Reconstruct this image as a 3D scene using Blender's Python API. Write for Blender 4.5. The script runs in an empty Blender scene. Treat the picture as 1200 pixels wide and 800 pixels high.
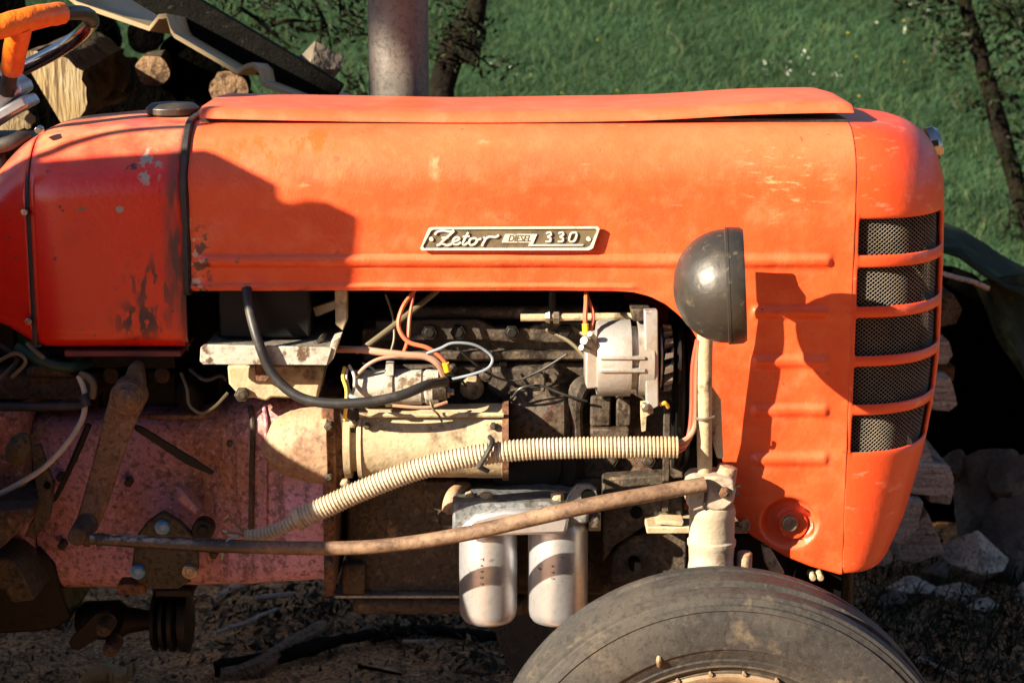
import bpy, bmesh, math, random
import numpy as np
from mathutils import Vector, Matrix, noise as mnoise
random.seed(7); rng = np.random.default_rng(7)
R = math.radians
SC = bpy.context.scene
COL = SC.collection

# ------------------------------------------------------------------ camera, sky, sun, exposure
FPX = 2233.0                      # focal length in photograph pixels (1200 wide)
PITCH = R(11.5)
CAM = Vector((0.0, -3.05, 1.63))
cam_d = bpy.data.cameras.new('camera'); cam = bpy.data.objects.new('camera', cam_d); COL.objects.link(cam)
cam_d.sensor_width = 36.0; cam_d.lens = FPX * 36 / 1200
cam_d.clip_start = 0.05; cam_d.clip_end = 2000
cam_d.dof.use_dof = True; cam_d.dof.focus_distance = 3.1; cam_d.dof.aperture_fstop = 8
cam.location = CAM; cam.rotation_euler = (math.pi/2 - PITCH, 0, 0)
SC.camera = cam

TO_SUN = Vector((-1.50, -1.0, 0.85)).normalized()
SUN_EL = math.asin(TO_SUN.z); SUN_AZ = math.atan2(TO_SUN.x, TO_SUN.y)
world = bpy.data.worlds.new('World'); SC.world = world; world.use_nodes = True
wn = world.node_tree; wn.nodes.clear()
sky = wn.nodes.new('ShaderNodeTexSky'); sky.sky_type = 'NISHITA'; sky.sun_disc = False
sky.sun_elevation = SUN_EL; sky.sun_rotation = SUN_AZ; sky.air_density = .65; sky.dust_density = .4
bg = wn.nodes.new('ShaderNodeBackground'); bg.inputs['Strength'].default_value = 0.05
wo = wn.nodes.new('ShaderNodeOutputWorld')
wn.links.new(sky.outputs[0], bg.inputs[0]); wn.links.new(bg.outputs[0], wo.inputs[0])
sun_d = bpy.data.lights.new('sun', 'SUN'); sun_d.energy = 5.0; sun_d.angle = R(0.55); sun_d.color = (1.0, 0.85, 0.63)
sun = bpy.data.objects.new('sun', sun_d); COL.objects.link(sun)
sun.location = TO_SUN * 30; sun.rotation_euler = TO_SUN.to_track_quat('Z', 'Y').to_euler()
SC.view_settings.view_transform = 'Standard'; SC.view_settings.look = 'None'
SC.view_settings.gamma = 1.0; SC.view_settings.exposure = 1.9
SC.view_settings.use_curve_mapping = False
SC.render.engine = 'CYCLES'

# ------------------------------------------------------------------ helpers
FWD = Vector((0, math.cos(PITCH), -math.sin(PITCH))); UPV = Vector((0, math.sin(PITCH), math.cos(PITCH)))
def P(px, py, Y):
    """the point of the plane at depth Y that the photograph shows at (px, py)"""
    d = Vector((1, 0, 0)) * ((px - 600) / FPX) + FWD + UPV * ((400 - py) / FPX)
    return CAM + d * ((Y - CAM.y) / d.y)
def dep(v): return (v - CAM).dot(FWD)
def PS(px, py, Y, n): return n * dep(P(px, py, Y)) / FPX      # n photograph pixels there, in metres

WPOS = {}
def wpos(o): return WPOS.get(o.name, Vector((0, 0, 0)))
def tag(o, label=None, cat=None, group=None, kind=None):
    if label: o['label'] = label
    if cat: o['category'] = cat
    if group: o['group'] = group
    if kind: o['kind'] = kind
    return o
def thing(name, loc, label, cat, group=None):
    o = bpy.data.objects.new(name, None); COL.objects.link(o); o.empty_display_size = .1
    o.location = loc; WPOS[o.name] = Vector(loc)
    return tag(o, label, cat, group)

class B:
    """collects verts / faces of ONE mesh"""
    def __init__(s): s.v = []; s.f = []; s.m = []; s.mi = 0
    def add(s, vs, fs):
        n = len(s.v); s.v += [tuple(v) for v in vs]
        s.f += [tuple(i + n for i in f) for f in fs]; s.m += [s.mi] * len(fs); return s
    def box(s, a, b, rot=None):
        a = Vector(a); b = Vector(b); c = (a + b) / 2; h = (b - a) / 2
        vs = [Vector((h.x * i, h.y * j, h.z * k)) for i in (-1, 1) for j in (-1, 1) for k in (-1, 1)]
        if rot is not None: vs = [rot @ v for v in vs]
        return s.add([v + c for v in vs], [(0, 1, 3, 2), (4, 6, 7, 5), (0, 4, 5, 1), (2, 3, 7, 6), (0, 2, 6, 4), (1, 5, 7, 3)])
    def pbox(s, x0, y0, x1, y1, Y0, Y1):
        """a box whose front face shows at pixels x0..x1, y0..y1 on plane Y0"""
        a = P(x0, y0, Y0); b = P(x1, y1, Y0)
        return s.box((a.x, Y0, b.z), (b.x, Y1, a.z))
    def poly(s, pts, Y0, Y1):
        """a plate: pixel outline on plane Y0, extruded back to Y1"""
        q = [P(x, y, Y0) for x, y in pts]; n = len(q)
        vs = q + [Vector((v.x, Y1, v.z)) for v in q]
        fs = [tuple(range(n)), tuple(range(2 * n - 1, n - 1, -1))]
        fs += [(i, i + n, (i + 1) % n + n, (i + 1) % n) for i in range(n)]
        return s.add(vs, fs)
    def rings(s, rings, cap0=True, cap1=True, closed=True):
        n = len(rings[0]); vs = [v for r in rings for v in r]; fs = []
        for i in range(len(rings) - 1):
            for j in range(n if closed else n - 1):
                a = i * n + j; b = i * n + (j + 1) % n
                fs.append((a, b, b + n, a + n))
        if cap0 and closed: fs.append(tuple(range(n - 1, -1, -1)))
        if cap1 and closed: fs.append(tuple(range((len(rings) - 1) * n, len(rings) * n)))
        return s.add(vs, fs)
    def lathe(s, o, ax, prof, n=24, cap0=True, cap1=True, jit=0):
        """prof: (distance along axis, radius)"""
        o = Vector(o); ax = Vector(ax).normalized()
        u = ax.cross(Vector((0, 0, 1)))
        if u.length < .01: u = Vector((1, 0, 0))
        u.normalize(); w = ax.cross(u)
        rs = []
        for d, r in prof:
            rs.append([o + ax * d + (u * math.cos(2 * math.pi * k / n) + w * math.sin(2 * math.pi * k / n)) * max(r, 1e-4) * (1 + (random.uniform(-jit, jit) if jit else 0)) for k in range(n)])
        return s.rings(rs, cap0, cap1)
    def cyl(s, a, b, r, n=16, r2=None):
        a = Vector(a); b = Vector(b)
        return s.lathe(a, b - a, [(0, r), ((b - a).length, r2 if r2 is not None else r)], n)
    def xl(s, prof, cy, Y, n=24):
        """lathe along X: prof of (px, radius px), axis at pixel row cy on plane Y"""
        o = P(prof[0][0], cy, Y)
        return s.lathe(o, (1, 0, 0), [(P(x, cy, Y).x - o.x, PS(x, cy, Y, r)) for x, r in prof], n)
    def zl(s, px, prof, Y, n=24):
        """lathe along Z: prof of (py, radius px)"""
        o = P(px, prof[0][0], Y)
        return s.lathe(o, (0, 0, 1), [(P(px, y, Y).z - o.z, PS(px, y, Y, r)) for y, r in prof], n)
    def yl(s, px, py, r, Y0, Y1, n=20, r2=None):
        """disc or boss facing the camera"""
        a = P(px, py, Y0); rr = PS(px, py, Y0, r)
        return s.lathe(a, (0, 1, 0), [(0, PS(px, py, Y0, r2) if r2 else rr), (Y1 - Y0, rr)], n)
    def hexy(s, px, py, r, Y0, Y1):
        s.yl(px, py, r * .8, Y0 - .002, Y0, 6, r * .62); return s.yl(px, py, r, Y0, Y1, 6)
    def tube(s, pts, r, n=8, sub=6, ribs=None, smooth=True):
        pts = [Vector(p) for p in pts]
        if smooth and len(pts) > 2: pts, tt = spline(pts, sub)
        else: tt = [i / (len(pts) - 1) for i in range(len(pts))]
        rad = (lambda t: r) if not isinstance(r, (list, tuple)) else (lambda t: float(np.interp(t, np.linspace(0, 1, len(r)), r)))
        if ribs:
            pitch, amp = ribs; L = [0]
            for a, b in zip(pts, pts[1:]): L.append(L[-1] + (b - a).length)
            m = int(L[-1] / pitch) * 4; La = np.array(L); A = np.array(pts); dd = np.linspace(0, L[-1], m + 1)
            pts = [Vector((np.interp(d, La, A[:, 0]), np.interp(d, La, A[:, 1]), np.interp(d, La, A[:, 2]))) for d in dd]
            rr = [rad(d / L[-1]) + amp * (1, 1, -1, -1)[i % 4] for i, d in enumerate(dd)]
        else: rr = [rad(t) for t in tt]
        rs = []; t0 = (pts[1] - pts[0]).normalized(); u = t0.orthogonal().normalized()
        for i, p in enumerate(pts):
            t = (pts[min(i + 1, len(pts) - 1)] - pts[max(i - 1, 0)]).normalized()
            u = (u - t * u.dot(t)); u = u.normalized() if u.length > 1e-6 else t.orthogonal().normalized(); w = t.cross(u)
            rs.append([p + (u * math.cos(2 * math.pi * k / n) + w * math.sin(2 * math.pi * k / n)) * rr[i] for k in range(n)])
        return s.rings(rs)
    def ptube(s, pts, r, n=8, sub=6, ribs=None):
        """tube through pixels (px, py, Y), radius in pixels"""
        k = PS(*pts[0], 1)
        rr = [q * k for q in r] if isinstance(r, (list, tuple)) else r * k
        return s.tube([P(*p) for p in pts], rr, n, sub, ribs)
    def build(s, name, mats, parent=None, smooth=35, bevel=0, solid=0, subsurf=0, centre=True, jitter=0, jscale=8, fixn=True):
        me = bpy.data.meshes.new(name)
        A = np.array(s.v, dtype=float)
        c = (A.min(0) + A.max(0)) / 2 if centre else np.zeros(3)
        if jitter:
            for i, v in enumerate(A):
                A[i] += np.array(mnoise.noise_vector(Vector(v) * jscale)) * jitter
        A -= c
        me.from_pydata(A.tolist(), [], s.f)
        if not isinstance(mats, (list, tuple)): mats = [mats]
        for m in mats: me.materials.append(m)
        if len(mats) > 1: me.polygons.foreach_set('material_index', s.m)
        if fixn:
            bm = bmesh.new(); bm.from_mesh(me); bmesh.ops.recalc_face_normals(bm, faces=bm.faces); bm.to_mesh(me); bm.free()
        if smooth:
            me.polygons.foreach_set('use_smooth', [True] * len(me.polygons))
            me.set_sharp_from_angle(angle=R(smooth))
        o = bpy.data.objects.new(name, me); COL.objects.link(o)
        c = Vector(c); WPOS[o.name] = c
        if parent: o.parent = parent; o.location = c - wpos(parent)
        else: o.location = c
        if solid:
            m = o.modifiers.new('solid', 'SOLIDIFY'); m.thickness = solid; m.offset = 1 if solid < 0 else -1; m.thickness = abs(solid)
        if subsurf:
            m = o.modifiers.new('sub', 'SUBSURF'); m.levels = subsurf; m.render_levels = subsurf
        if bevel:
            m = o.modifiers.new('bevel', 'BEVEL'); m.width = bevel; m.segments = 2; m.limit_method = 'ANGLE'; m.angle_limit = R(40)
        return o

def spline(pts, sub):
    out = []; tt = []; n = len(pts)
    for i in range(n - 1):
        p0 = pts[max(i - 1, 0)]; p1 = pts[i]; p2 = pts[i + 1]; p3 = pts[min(i + 2, n - 1)]
        for k in range(sub):
            t = k / sub
            out.append(.5 * (2 * p1 + (p2 - p0) * t + (2 * p0 - 5 * p1 + 4 * p2 - p3) * t * t + (3 * p1 - p0 - 3 * p2 + p3) * t ** 3))
            tt.append((i + t) / (n - 1))
    out.append(pts[-1]); tt.append(1.0)
    return out, tt

# ------------------------------------------------------------------ materials
def M(name, base, rough=.55, metal=0, layers=(), bump=None, spec=None, coat=0, rvar=0, sub=0):
    """layers: dict(c=colour, s=noise scale, lo, hi, a=opacity, st=stretch, box=(cx,cz,rx,rz) place mask in object x/z, v=voronoi, r=roughness)"""
    m = bpy.data.materials.new(name); m.use_nodes = True; nt = m.node_tree; N = nt.nodes; L = nt.links
    b = N['Principled BSDF']; b.inputs['Roughness'].default_value = rough; b.inputs['Metallic'].default_value = metal
    if spec is not None: b.inputs['Specular IOR Level'].default_value = spec
    if coat: b.inputs['Coat Weight'].default_value = coat; b.inputs['Coat Roughness'].default_value = .15
    tc = N.new('ShaderNodeTexCoord'); cur = None
    def rgb(c):
        n = N.new('ShaderNodeRGB'); n.outputs[0].default_value = (*c, 1); return n.outputs[0]
    cur = rgb(base); rcur = None
    def math_(op, a, bb, clamp=False):
        n = N.new('ShaderNodeMath'); n.operation = op; n.use_clamp = clamp
        for i, x in enumerate((a, bb)):
            if isinstance(x, (int, float)): n.inputs[i].default_value = x
            else: L.new(x, n.inputs[i])
        return n.outputs[0]
    for l in layers:
        mp = N.new('ShaderNodeMapping'); L.new(tc.outputs['Object'], mp.inputs['Vector'])
        st = l.get('st', (1, 1, 1)); mp.inputs['Scale'].default_value = st; mp.inputs['Location'].default_value = l.get('off', (0, 0, 0))
        mp.inputs['Rotation'].default_value = l.get('rot', (0, 0, 0))
        if l.get('v'):
            t = N.new('ShaderNodeTexVoronoi'); t.inputs['Scale'].default_value = l['s']; src = t.outputs['Distance']
        else:
            t = N.new('ShaderNodeTexNoise'); t.inputs['Scale'].default_value = l['s']; t.inputs['Detail'].default_value = l.get('d', 6)
            t.inputs['Roughness'].default_value = l.get('nr', .6); src = t.outputs['Fac']
        L.new(mp.outputs[0], t.inputs['Vector'])
        mr = N.new('ShaderNodeMapRange'); mr.inputs['From Min'].default_value = l.get('lo', .45); mr.inputs['From Max'].default_value = l.get('hi', .65)
        mr.inputs['To Max'].default_value = l.get('a', 1); L.new(src, mr.inputs['Value'])
        fac = mr.outputs[0]
        if 'box' in l:
            cx, cz, rx, rz = l['box'][:4]
            sx = N.new('ShaderNodeSeparateXYZ'); L.new(tc.outputs['Object'], sx.inputs[0])
            dx = math_('DIVIDE', math_('SUBTRACT', sx.outputs[0], cx), rx); dz = math_('DIVIDE', math_('SUBTRACT', sx.outputs[2], cz), rz)
            e = math_('ADD', math_('MULTIPLY', dx, dx), math_('MULTIPLY', dz, dz))
            soft = l.get('soft', .6)
            q = N.new('ShaderNodeMapRange'); q.inputs['From Min'].default_value = 1; q.inputs['From Max'].default_value = 1 - soft
            L.new(e, q.inputs['Value']); fac = math_('MULTIPLY', fac, q.outputs[0])
        if 'up' in l:     # faces that look up: dust, plus the hood's painted shoulder highlight
            g = N.new('ShaderNodeNewGeometry'); sz = N.new('ShaderNodeSeparateXYZ'); L.new(g.outputs['Normal'], sz.inputs[0])
            q = N.new('ShaderNodeMapRange'); q.inputs['From Min'].default_value = l['up'][0]; q.inputs['From Max'].default_value = l['up'][1]
            L.new(sz.outputs[2], q.inputs['Value']); fac = math_('MULTIPLY', fac, q.outputs[0])
        mx = N.new('ShaderNodeMix'); mx.data_type = 'RGBA'; L.new(fac, mx.inputs[0]); L.new(cur, mx.inputs[6]); mx.inputs[7].default_value = (*l['c'], 1)
        cur = mx.outputs[2]
        if 'r' in l:
            rm = N.new('ShaderNodeMix'); L.new(fac, rm.inputs[0])
            if rcur is None: rm.inputs[2].default_value = rough
            else: L.new(rcur, rm.inputs[2])
            rm.inputs[3].default_value = l['r']; rcur = rm.outputs[0]
    L.new(cur, b.inputs['Base Color'])
    if rcur is not None: L.new(rcur, b.inputs['Roughness'])
    if bump:
        bumps = bump if isinstance(bump[0], (list, tuple)) else [bump]; prev = None
        for sc, st, *rest in bumps:
            t = N.new('ShaderNodeTexNoise'); t.inputs['Scale'].default_value = sc; t.inputs['Detail'].default_value = 5
            if rest:
                mp = N.new('ShaderNodeMapping'); L.new(tc.outputs['Object'], mp.inputs['Vector']); mp.inputs['Scale'].default_value = rest[0]; L.new(mp.outputs[0], t.inputs['Vector'])
            else: L.new(tc.outputs['Object'], t.inputs['Vector'])
            bp = N.new('ShaderNodeBump'); bp.inputs['Strength'].default_value = 1; bp.inputs['Distance'].default_value = st
            L.new(t.outputs['Fac'], bp.inputs['Height'])
            if prev: L.new(prev, bp.inputs['Normal'])
            prev = bp.outputs[0]
        L.new(prev, b.inputs['Normal'])
    return m
def pz(px, py, Y=0):
    v = P(px, py, Y); return v.x, v.z
def ell(px, py, rx, ry):
    x, z = pz(px, py); return (x, z, PS(px, py, 0, rx), PS(px, py, 0, ry))

DUST = (.42, .31, .2)
mat = {}
def D(k, base, *a, **kw):
    s = ALB.get(k, .64)
    kw['layers'] = [dict(l, c=tuple(x * s for x in l['c'])) for l in kw.get('layers', ())]
    if k in SPECK:
        q, pp = SPECK[k]
        kw['layers'] += [dict(c=tuple(min(.8, x * s * 2.0 + .02) for x in base), s=130, lo=.54, hi=.66, a=.55 * q, d=3), dict(c=tuple(x * s * .16 for x in base), s=105, lo=.52, hi=.62, a=.85 * q, d=3),
                         dict(c=tuple(x * s * .2 for x in base), s=9, lo=.56, hi=.70, a=.75 * pp, d=8)]
    if k in DULL: kw.setdefault('spec', DULL[k])
    mat[k] = M(k, tuple(x * s for x in base), *a, **kw)
DULL = dict(wood_shade_black=.02, bark_dark=.08, bark=.15, plank_old=.08, radiator_black=.05, black_iron=.25, battery_black=.2, tarp=.1, greasy_iron=.3, soil=.08, wood_grey=.15, wood_brown=.15, wood_end=.2, rock=.15, rock_dark=.15, meadow_soil=.05, casting_paint=.3, cable_black=.35, hose_green=.3, tyre_rubber=.3, olive_plate=.25)
SPECK = dict(link_paint=(.5, .4), casting_paint=(.6, .0), rusty_rod=(.8, .25), greasy_iron=(.7, .7), housing_dust=(.4, .35), tan_dust=(.22, .75), filter_white=(.12, .35), rust=(.8, .6), olive_plate=(.8, .5), cream_paint=(.4, .2), wood_grey=(.6, .3), rock=(.8, .8), wood_brown=(.7, .4), tyre_rubber=(.4, .3), conduit=(.3, .2), soil=(1, .5), exhaust_steel=(.5, .4), tray_dust=(.7, .3), filter_head=(.6, .3))
ALB = dict(hood_paint=1, cover_paint=1, nose_paint=1, tank_paint=1, alu=.64, filter_white=.8, tape_orange=.9, wire_orange=1, wire_red=1, wire_yellow=1, bolt_blue=1, yellow_crimp=.9,
    greasy_iron=.88, black_iron=.34, radiator_black=.5, battery_black=.45, wood_shade_black=.06, bark_dark=.2, tyre_rubber=.72, soil=3.2, casting_paint=1.4, rusty_rod=.75, wood_grey=2.1, wood_brown=1.5, rock=1.9, rock_dark=.55, plank_old=.17, kingpin_paint=.62, wood_end=.52, cream_paint=.58, exhaust_steel=.36, tan_dust=.68, conduit=.7, badge_metal=.8, tarp=.55, meadow_soil=.6)
D('hood_paint', (.60, .060, .013), .42, layers=[
    dict(c=(.62, .095, .024), s=5, lo=.40, hi=.66, a=.65), dict(c=(.56, .044, .010), s=8, lo=.54, hi=.72, a=.5), dict(c=(.66, .14, .05), s=15, lo=.54, hi=.68, a=.4), dict(c=(.72, .30, .18), s=16, lo=.66, hi=.74, a=.5, st=(.7, 1, 1.6), rot=(0, R(35), 0), d=8), dict(c=(.40, .04, .015), s=30, lo=.66, hi=.69, a=.6, d=4),
    dict(c=(.68, .26, .14), s=26, lo=.5, hi=.8, a=.25), dict(c=(.68, .17, .075), s=4, lo=.2, hi=.6, a=.6, up=(.12, .8)),  # last layer: shoulder dust, brightened to paint in the highlight there
    dict(c=(.68, .15, .06), s=7, lo=.55, hi=.7, a=.35, st=(1, 1, 3)),
    dict(c=(.6, .08, .01), s=34, lo=.50, hi=.58, a=.8, st=(1.6, 1, .55), rot=(0, R(25), 0), box=ell(310, 180, 75, 26), soft=.8),
    dict(c=(.6, .08, .01), s=30, lo=.46, hi=.56, a=.85, st=(1.6, 1, .6), rot=(0, R(25), 0), box=ell(368, 168, 28, 18), soft=.8),
    dict(c=(.78, .36, .2), s=40, lo=.5, hi=.7, a=.6, st=(1, 1, .4), box=ell(512, 195, 12, 20), soft=.9),
    dict(c=(.74, .32, .17), s=30, lo=.55, hi=.66, a=.6, st=(1, 1, 3), box=ell(920, 215, 70, 55), soft=.9),
    dict(c=(.10, .045, .03), s=55, lo=.69, hi=.72, a=.8), dict(c=(.05, .03, .025), s=70, lo=.5, hi=.56, a=.9, box=ell(236, 315, 14, 60), soft=.6),
    dict(c=(.5, .36, .28), s=60, lo=.55, hi=.6, a=.8, box=ell(228, 310, 14, 70), soft=.7),
    dict(c=(.04, .03, .03), s=22, lo=.5, hi=.56, a=.9, st=(.35, 1, 1.4), box=ell(300, 338, 70, 7), soft=.5)],
    bump=[(6, .006), (60, .0006), (240, .00025)], rvar=.1)
D('cover_paint', (.60, .088, .030), .45, layers=[dict(c=(.64, .14, .06), s=4, lo=.4, hi=.7, a=.6), dict(c=(.66, .22, .12), s=18, lo=.5, hi=.75, a=.35),
    dict(c=(.36, .07, .03), s=22, lo=.62, hi=.68, a=.7, st=(.4, 1, 1))], bump=[(5, .004), (90, .0005)])
D('nose_paint', (.60, .058, .013), .40, layers=[dict(c=(.62, .085, .024), s=6, lo=.42, hi=.7, a=.5), dict(c=(.70, .24, .14), s=16, lo=.66, hi=.74, a=.5, st=(.7, 1, 1.6), rot=(0, R(35), 0), d=8), dict(c=(.74, .36, .24), s=20, lo=.58, hi=.72, a=.45, st=(1, 1, 2.5)),
    dict(c=(.45, .03, .01), s=8, lo=.55, hi=.75, a=.5), dict(c=(.1, .05, .03), s=60, lo=.70, hi=.73, a=.8)], bump=[(6, .004), (120, .0005)])
D('tank_paint', (.54, .013, .004), .26, coat=.2, layers=[dict(c=(.60, .022, .006), s=5, lo=.4, hi=.65, a=.6), dict(c=(.62, .30, .15), s=9, lo=.3, hi=.6, a=.75, up=(.35, .9), r=.7),
    dict(c=(.42, .01, .006), s=12, lo=.55, hi=.75, a=.5), dict(c=(.035, .02, .018), s=60, lo=.655, hi=.68, a=.9, r=.7),
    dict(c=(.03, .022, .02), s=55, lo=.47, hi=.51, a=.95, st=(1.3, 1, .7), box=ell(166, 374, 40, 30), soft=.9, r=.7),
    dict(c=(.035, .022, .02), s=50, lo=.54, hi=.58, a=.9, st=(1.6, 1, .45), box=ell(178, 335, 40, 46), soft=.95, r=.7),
    dict(c=(.30, .28, .27), s=48, lo=.515, hi=.54, a=1, box=ell(174, 197, 17, 24), soft=.6, r=.6),
    dict(c=(.26, .24, .22), s=90, lo=.3, hi=.34, a=1, box=ell(141, 245, 5, 4), soft=.2, r=.6), dict(c=(.12, .1, .09), s=90, lo=.3, hi=.34, a=1, box=ell(96, 244, 6, 2), soft=.2),
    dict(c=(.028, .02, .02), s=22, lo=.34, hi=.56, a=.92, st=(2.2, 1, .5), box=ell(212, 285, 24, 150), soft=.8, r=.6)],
    bump=[(5, .003), (150, .0003)])
D('rail_paint', (.22, .03, .03), .6, layers=[dict(c=(.05, .03, .03), s=16, lo=.48, hi=.62, a=.85)])
D('rubber_gap_black', (.018, .016, .016), .6, bump=(40, .002), layers=[dict(c=(.09, .07, .06), s=30, lo=.5, hi=.7, a=.6)])
D('lamp_paint', (.036, .032, .028), .42, layers=[dict(c=(.17, .13, .09), s=14, lo=.48, hi=.74, a=.45, r=.7), dict(c=(.2, .17, .12), s=60, lo=.6, hi=.7, a=.5, r=.8)], bump=[(70, .0008), (14, .002)])
D('chrome', (.55, .54, .52), .18, 1, layers=[dict(c=(.15, .11, .08), s=25, lo=.5, hi=.7, a=.6, r=.5)])
D('alu', (.60, .58, .56), .45, .5, layers=[dict(c=(.50, .38, .27), s=11, lo=.45, hi=.65, a=.75), dict(c=(.16, .11, .07), s=24, lo=.6, hi=.72, a=.7)], bump=[(120, .0007)])
D('tan_dust', (.50, .385, .235), .75, layers=[dict(c=(.62, .50, .33), s=8, lo=.4, hi=.65, a=.7), dict(c=(.10, .06, .035), s=22, lo=.57, hi=.66, a=.85), dict(c=(.26, .12, .05), s=12, lo=.58, hi=.72, a=.6)], bump=[(60, .0015), (200, .0006)])
D('rust', (.17, .07, .032), .85, layers=[dict(c=(.34, .15, .06), s=16, lo=.45, hi=.65, a=.7), dict(c=(.05, .028, .02), s=24, lo=.5, hi=.66, a=.8), dict(c=(.45, .32, .2), s=40, lo=.6, hi=.7, a=.5)], bump=[(45, .003), (180, .001)])
D('rusty_rod', (.16, .085, .05), .6, .1, layers=[dict(c=(.30, .19, .115), s=20, lo=.45, hi=.65, a=.6), dict(c=(.07, .04, .028), s=30, lo=.52, hi=.66, a=.8, st=(.4, 1, 1))], bump=(90, .0012))
D('greasy_iron', (.05, .038, .029), .7, layers=[dict(c=(.15, .105, .065), s=9, lo=.47, hi=.7, a=.75), dict(c=(.022, .018, .016), s=14, lo=.5, hi=.62, a=.9, r=.35), dict(c=(.22, .065, .03), s=7, lo=.6, hi=.7, a=.55), dict(c=(.28, .2, .12), s=40, lo=.58, hi=.7, a=.5)], bump=[(30, .003), (140, .0015)])
D('black_iron', (.012, .011, .011), .5, layers=[dict(c=(.045, .033, .026), s=14, lo=.5, hi=.7, a=.7, r=.8)], bump=[(60, .002)])
D('casting_paint', (.29, .155, .205), .7, layers=[dict(c=(.36, .205, .26), s=7, lo=.4, hi=.65, a=.7), dict(c=(.20, .085, .045), s=3.2, lo=.48, hi=.64, a=.85), dict(c=(.24, .10, .045), s=5, lo=.25, hi=.45, a=.9, box=(.075, .05, .125, .10), soft=.9), dict(c=(.05, .03, .025), s=26, lo=.68, hi=.73, a=.5), dict(c=(.06, .03, .02), s=13, lo=.52, hi=.62, a=.8, st=(2.5, 1, .25), box=(.12, 0, .1, .2), soft=.7), dict(c=(.04, .025, .02), s=70, lo=.56, hi=.62, a=.6), dict(c=(.05, .03, .025), s=7, lo=.6, hi=.7, a=.85, st=(2.2, 1, .3))], bump=[(55, .0025), (200, .0012)])
D('housing_dust', (.47, .27, .16), .75, layers=[dict(c=(.26, .09, .035), s=9, lo=.3, hi=.5, a=.9, box=(-.02, -.055, .09, .045), soft=.7), dict(c=(.60, .42, .27), s=6, lo=.4, hi=.62, a=.8), dict(c=(.20, .07, .035), s=5, lo=.55, hi=.68, a=.8), dict(c=(.05, .03, .02), s=24, lo=.6, hi=.68, a=.8)], bump=[(60, .002), (200, .0008)])
D('cream_paint', (.60, .57, .50), .5, layers=[dict(c=(.12, .055, .025), s=26, lo=.55, hi=.61, a=.95), dict(c=(.40, .28, .14), s=9, lo=.5, hi=.7, a=.6)], bump=(80, .001))
D('tray_dust', (.17, .15, .125), .85, layers=[dict(c=(.30, .26, .2), s=20, lo=.4, hi=.7, a=.6)], bump=(120, .002))
D('battery_black', (.009, .009, .0095), .5, layers=[dict(c=(.025, .023, .021), s=12, lo=.5, hi=.7, a=.5)])
D('conduit', (.52, .44, .33), .55, layers=[dict(c=(.42, .29, .14), s=5, lo=.45, hi=.65, a=.7), dict(c=(.2, .15, .09), s=20, lo=.6, hi=.72, a=.5)])
D('cable_black', (.03, .03, .032), .42, layers=[dict(c=(.15, .13, .11), s=16, lo=.5, hi=.7, a=.6, r=.7)])
for k, c in dict(wire_orange=(.56, .12, .05), wire_pink=(.55, .30, .20), wire_white=(.62, .58, .52), wire_yellow=(.75, .48, .06), wire_olive=(.16, .13, .07), wire_teal=(.30, .46, .42), wire_red=(.5, .06, .03), wire_blue=(.30, .36, .44), hose_green=(.012, .05, .03)).items():
    D(k, c, .5, layers=[dict(c=tuple(x * .55 + .05 for x in c), s=18, lo=.5, hi=.7, a=.7)])
D('yellow_crimp', (.85, .55, .02), .4)
D('filter_white', (.72, .74, .80), .36, .75, layers=[dict(c=(.6, .53, .43), s=7, lo=.45, hi=.7, a=.4), dict(c=(.1, .07, .05), s=38, lo=.64, hi=.68, a=.8)], bump=(10, .001))
D('filter_head', (.26, .28, .30), .5, .4, layers=[dict(c=(.5, .46, .4), s=14, lo=.45, hi=.65, a=.6), dict(c=(.06, .04, .03), s=20, lo=.56, hi=.68, a=.8)], bump=(70, .0015))
D('tyre_rubber', (.045, .043, .043), .55, layers=[dict(c=(.26, .18, .10), s=8, lo=.38, hi=.6, a=.85, box=(0, 0, .262, .262), soft=.25, r=.9), dict(c=(.105, .09, .074), s=5, lo=.45, hi=.62, a=.7, r=.85), dict(c=(.22, .17, .11), s=22, lo=.58, hi=.72, a=.6, r=.9)], bump=[(20, .0008), (160, .0005)])
D('rim_lip', (.36, .25, .15), .6, layers=[dict(c=(.14, .08, .05), s=20, lo=.5, hi=.65, a=.8)], bump=(60, .001))
D('rim_paint', (.50, .13, .06), .5, layers=[dict(c=(.5, .34, .2), s=7, lo=.42, hi=.62, a=.75), dict(c=(.1, .05, .03), s=24, lo=.57, hi=.66, a=.8)], bump=(50, .0015))
D('olive_plate', (.075, .06, .035), .75, layers=[dict(c=(.13, .105, .06), s=12, lo=.45, hi=.7, a=.6)], bump=(90, .001))
D('bolt_blue', (.06, .20, .40), .45, .2, layers=[dict(c=(.2, .24, .26), s=60, lo=.5, hi=.65, a=.6)])
D('bolt_zinc', (.45, .40, .33), .4, .7, layers=[dict(c=(.2, .13, .08), s=40, lo=.5, hi=.65, a=.7)])
D('exhaust_steel', (.22, .205, .19), .5, .1, layers=[dict(c=(.42, .36, .31), s=5, lo=.42, hi=.62, a=.75, st=(2, 2, .35)), dict(c=(.10, .07, .055), s=9, lo=.56, hi=.68, a=.85, st=(1.5, 1.5, .5), r=.8), dict(c=(.5, .45, .4), s=40, lo=.62, hi=.7, a=.5)], bump=[(6, .002), (90, .0008)])
D('tape_orange', (.80, .17, .008), .4, bump=[(60, .004, (1, 1, .3)), (150, .001)], layers=[dict(c=(.62, .09, .004), s=30, lo=.45, hi=.65, a=.6)])
D('grille_wire', (.30, .27, .23), .55, .2, layers=[dict(c=(.42, .36, .27), s=14, lo=.45, hi=.65, a=.6), dict(c=(.05, .04, .035), s=10, lo=.5, hi=.7, a=.6)])
D('radiator_black', (.007, .0068, .0065), .8)
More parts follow.
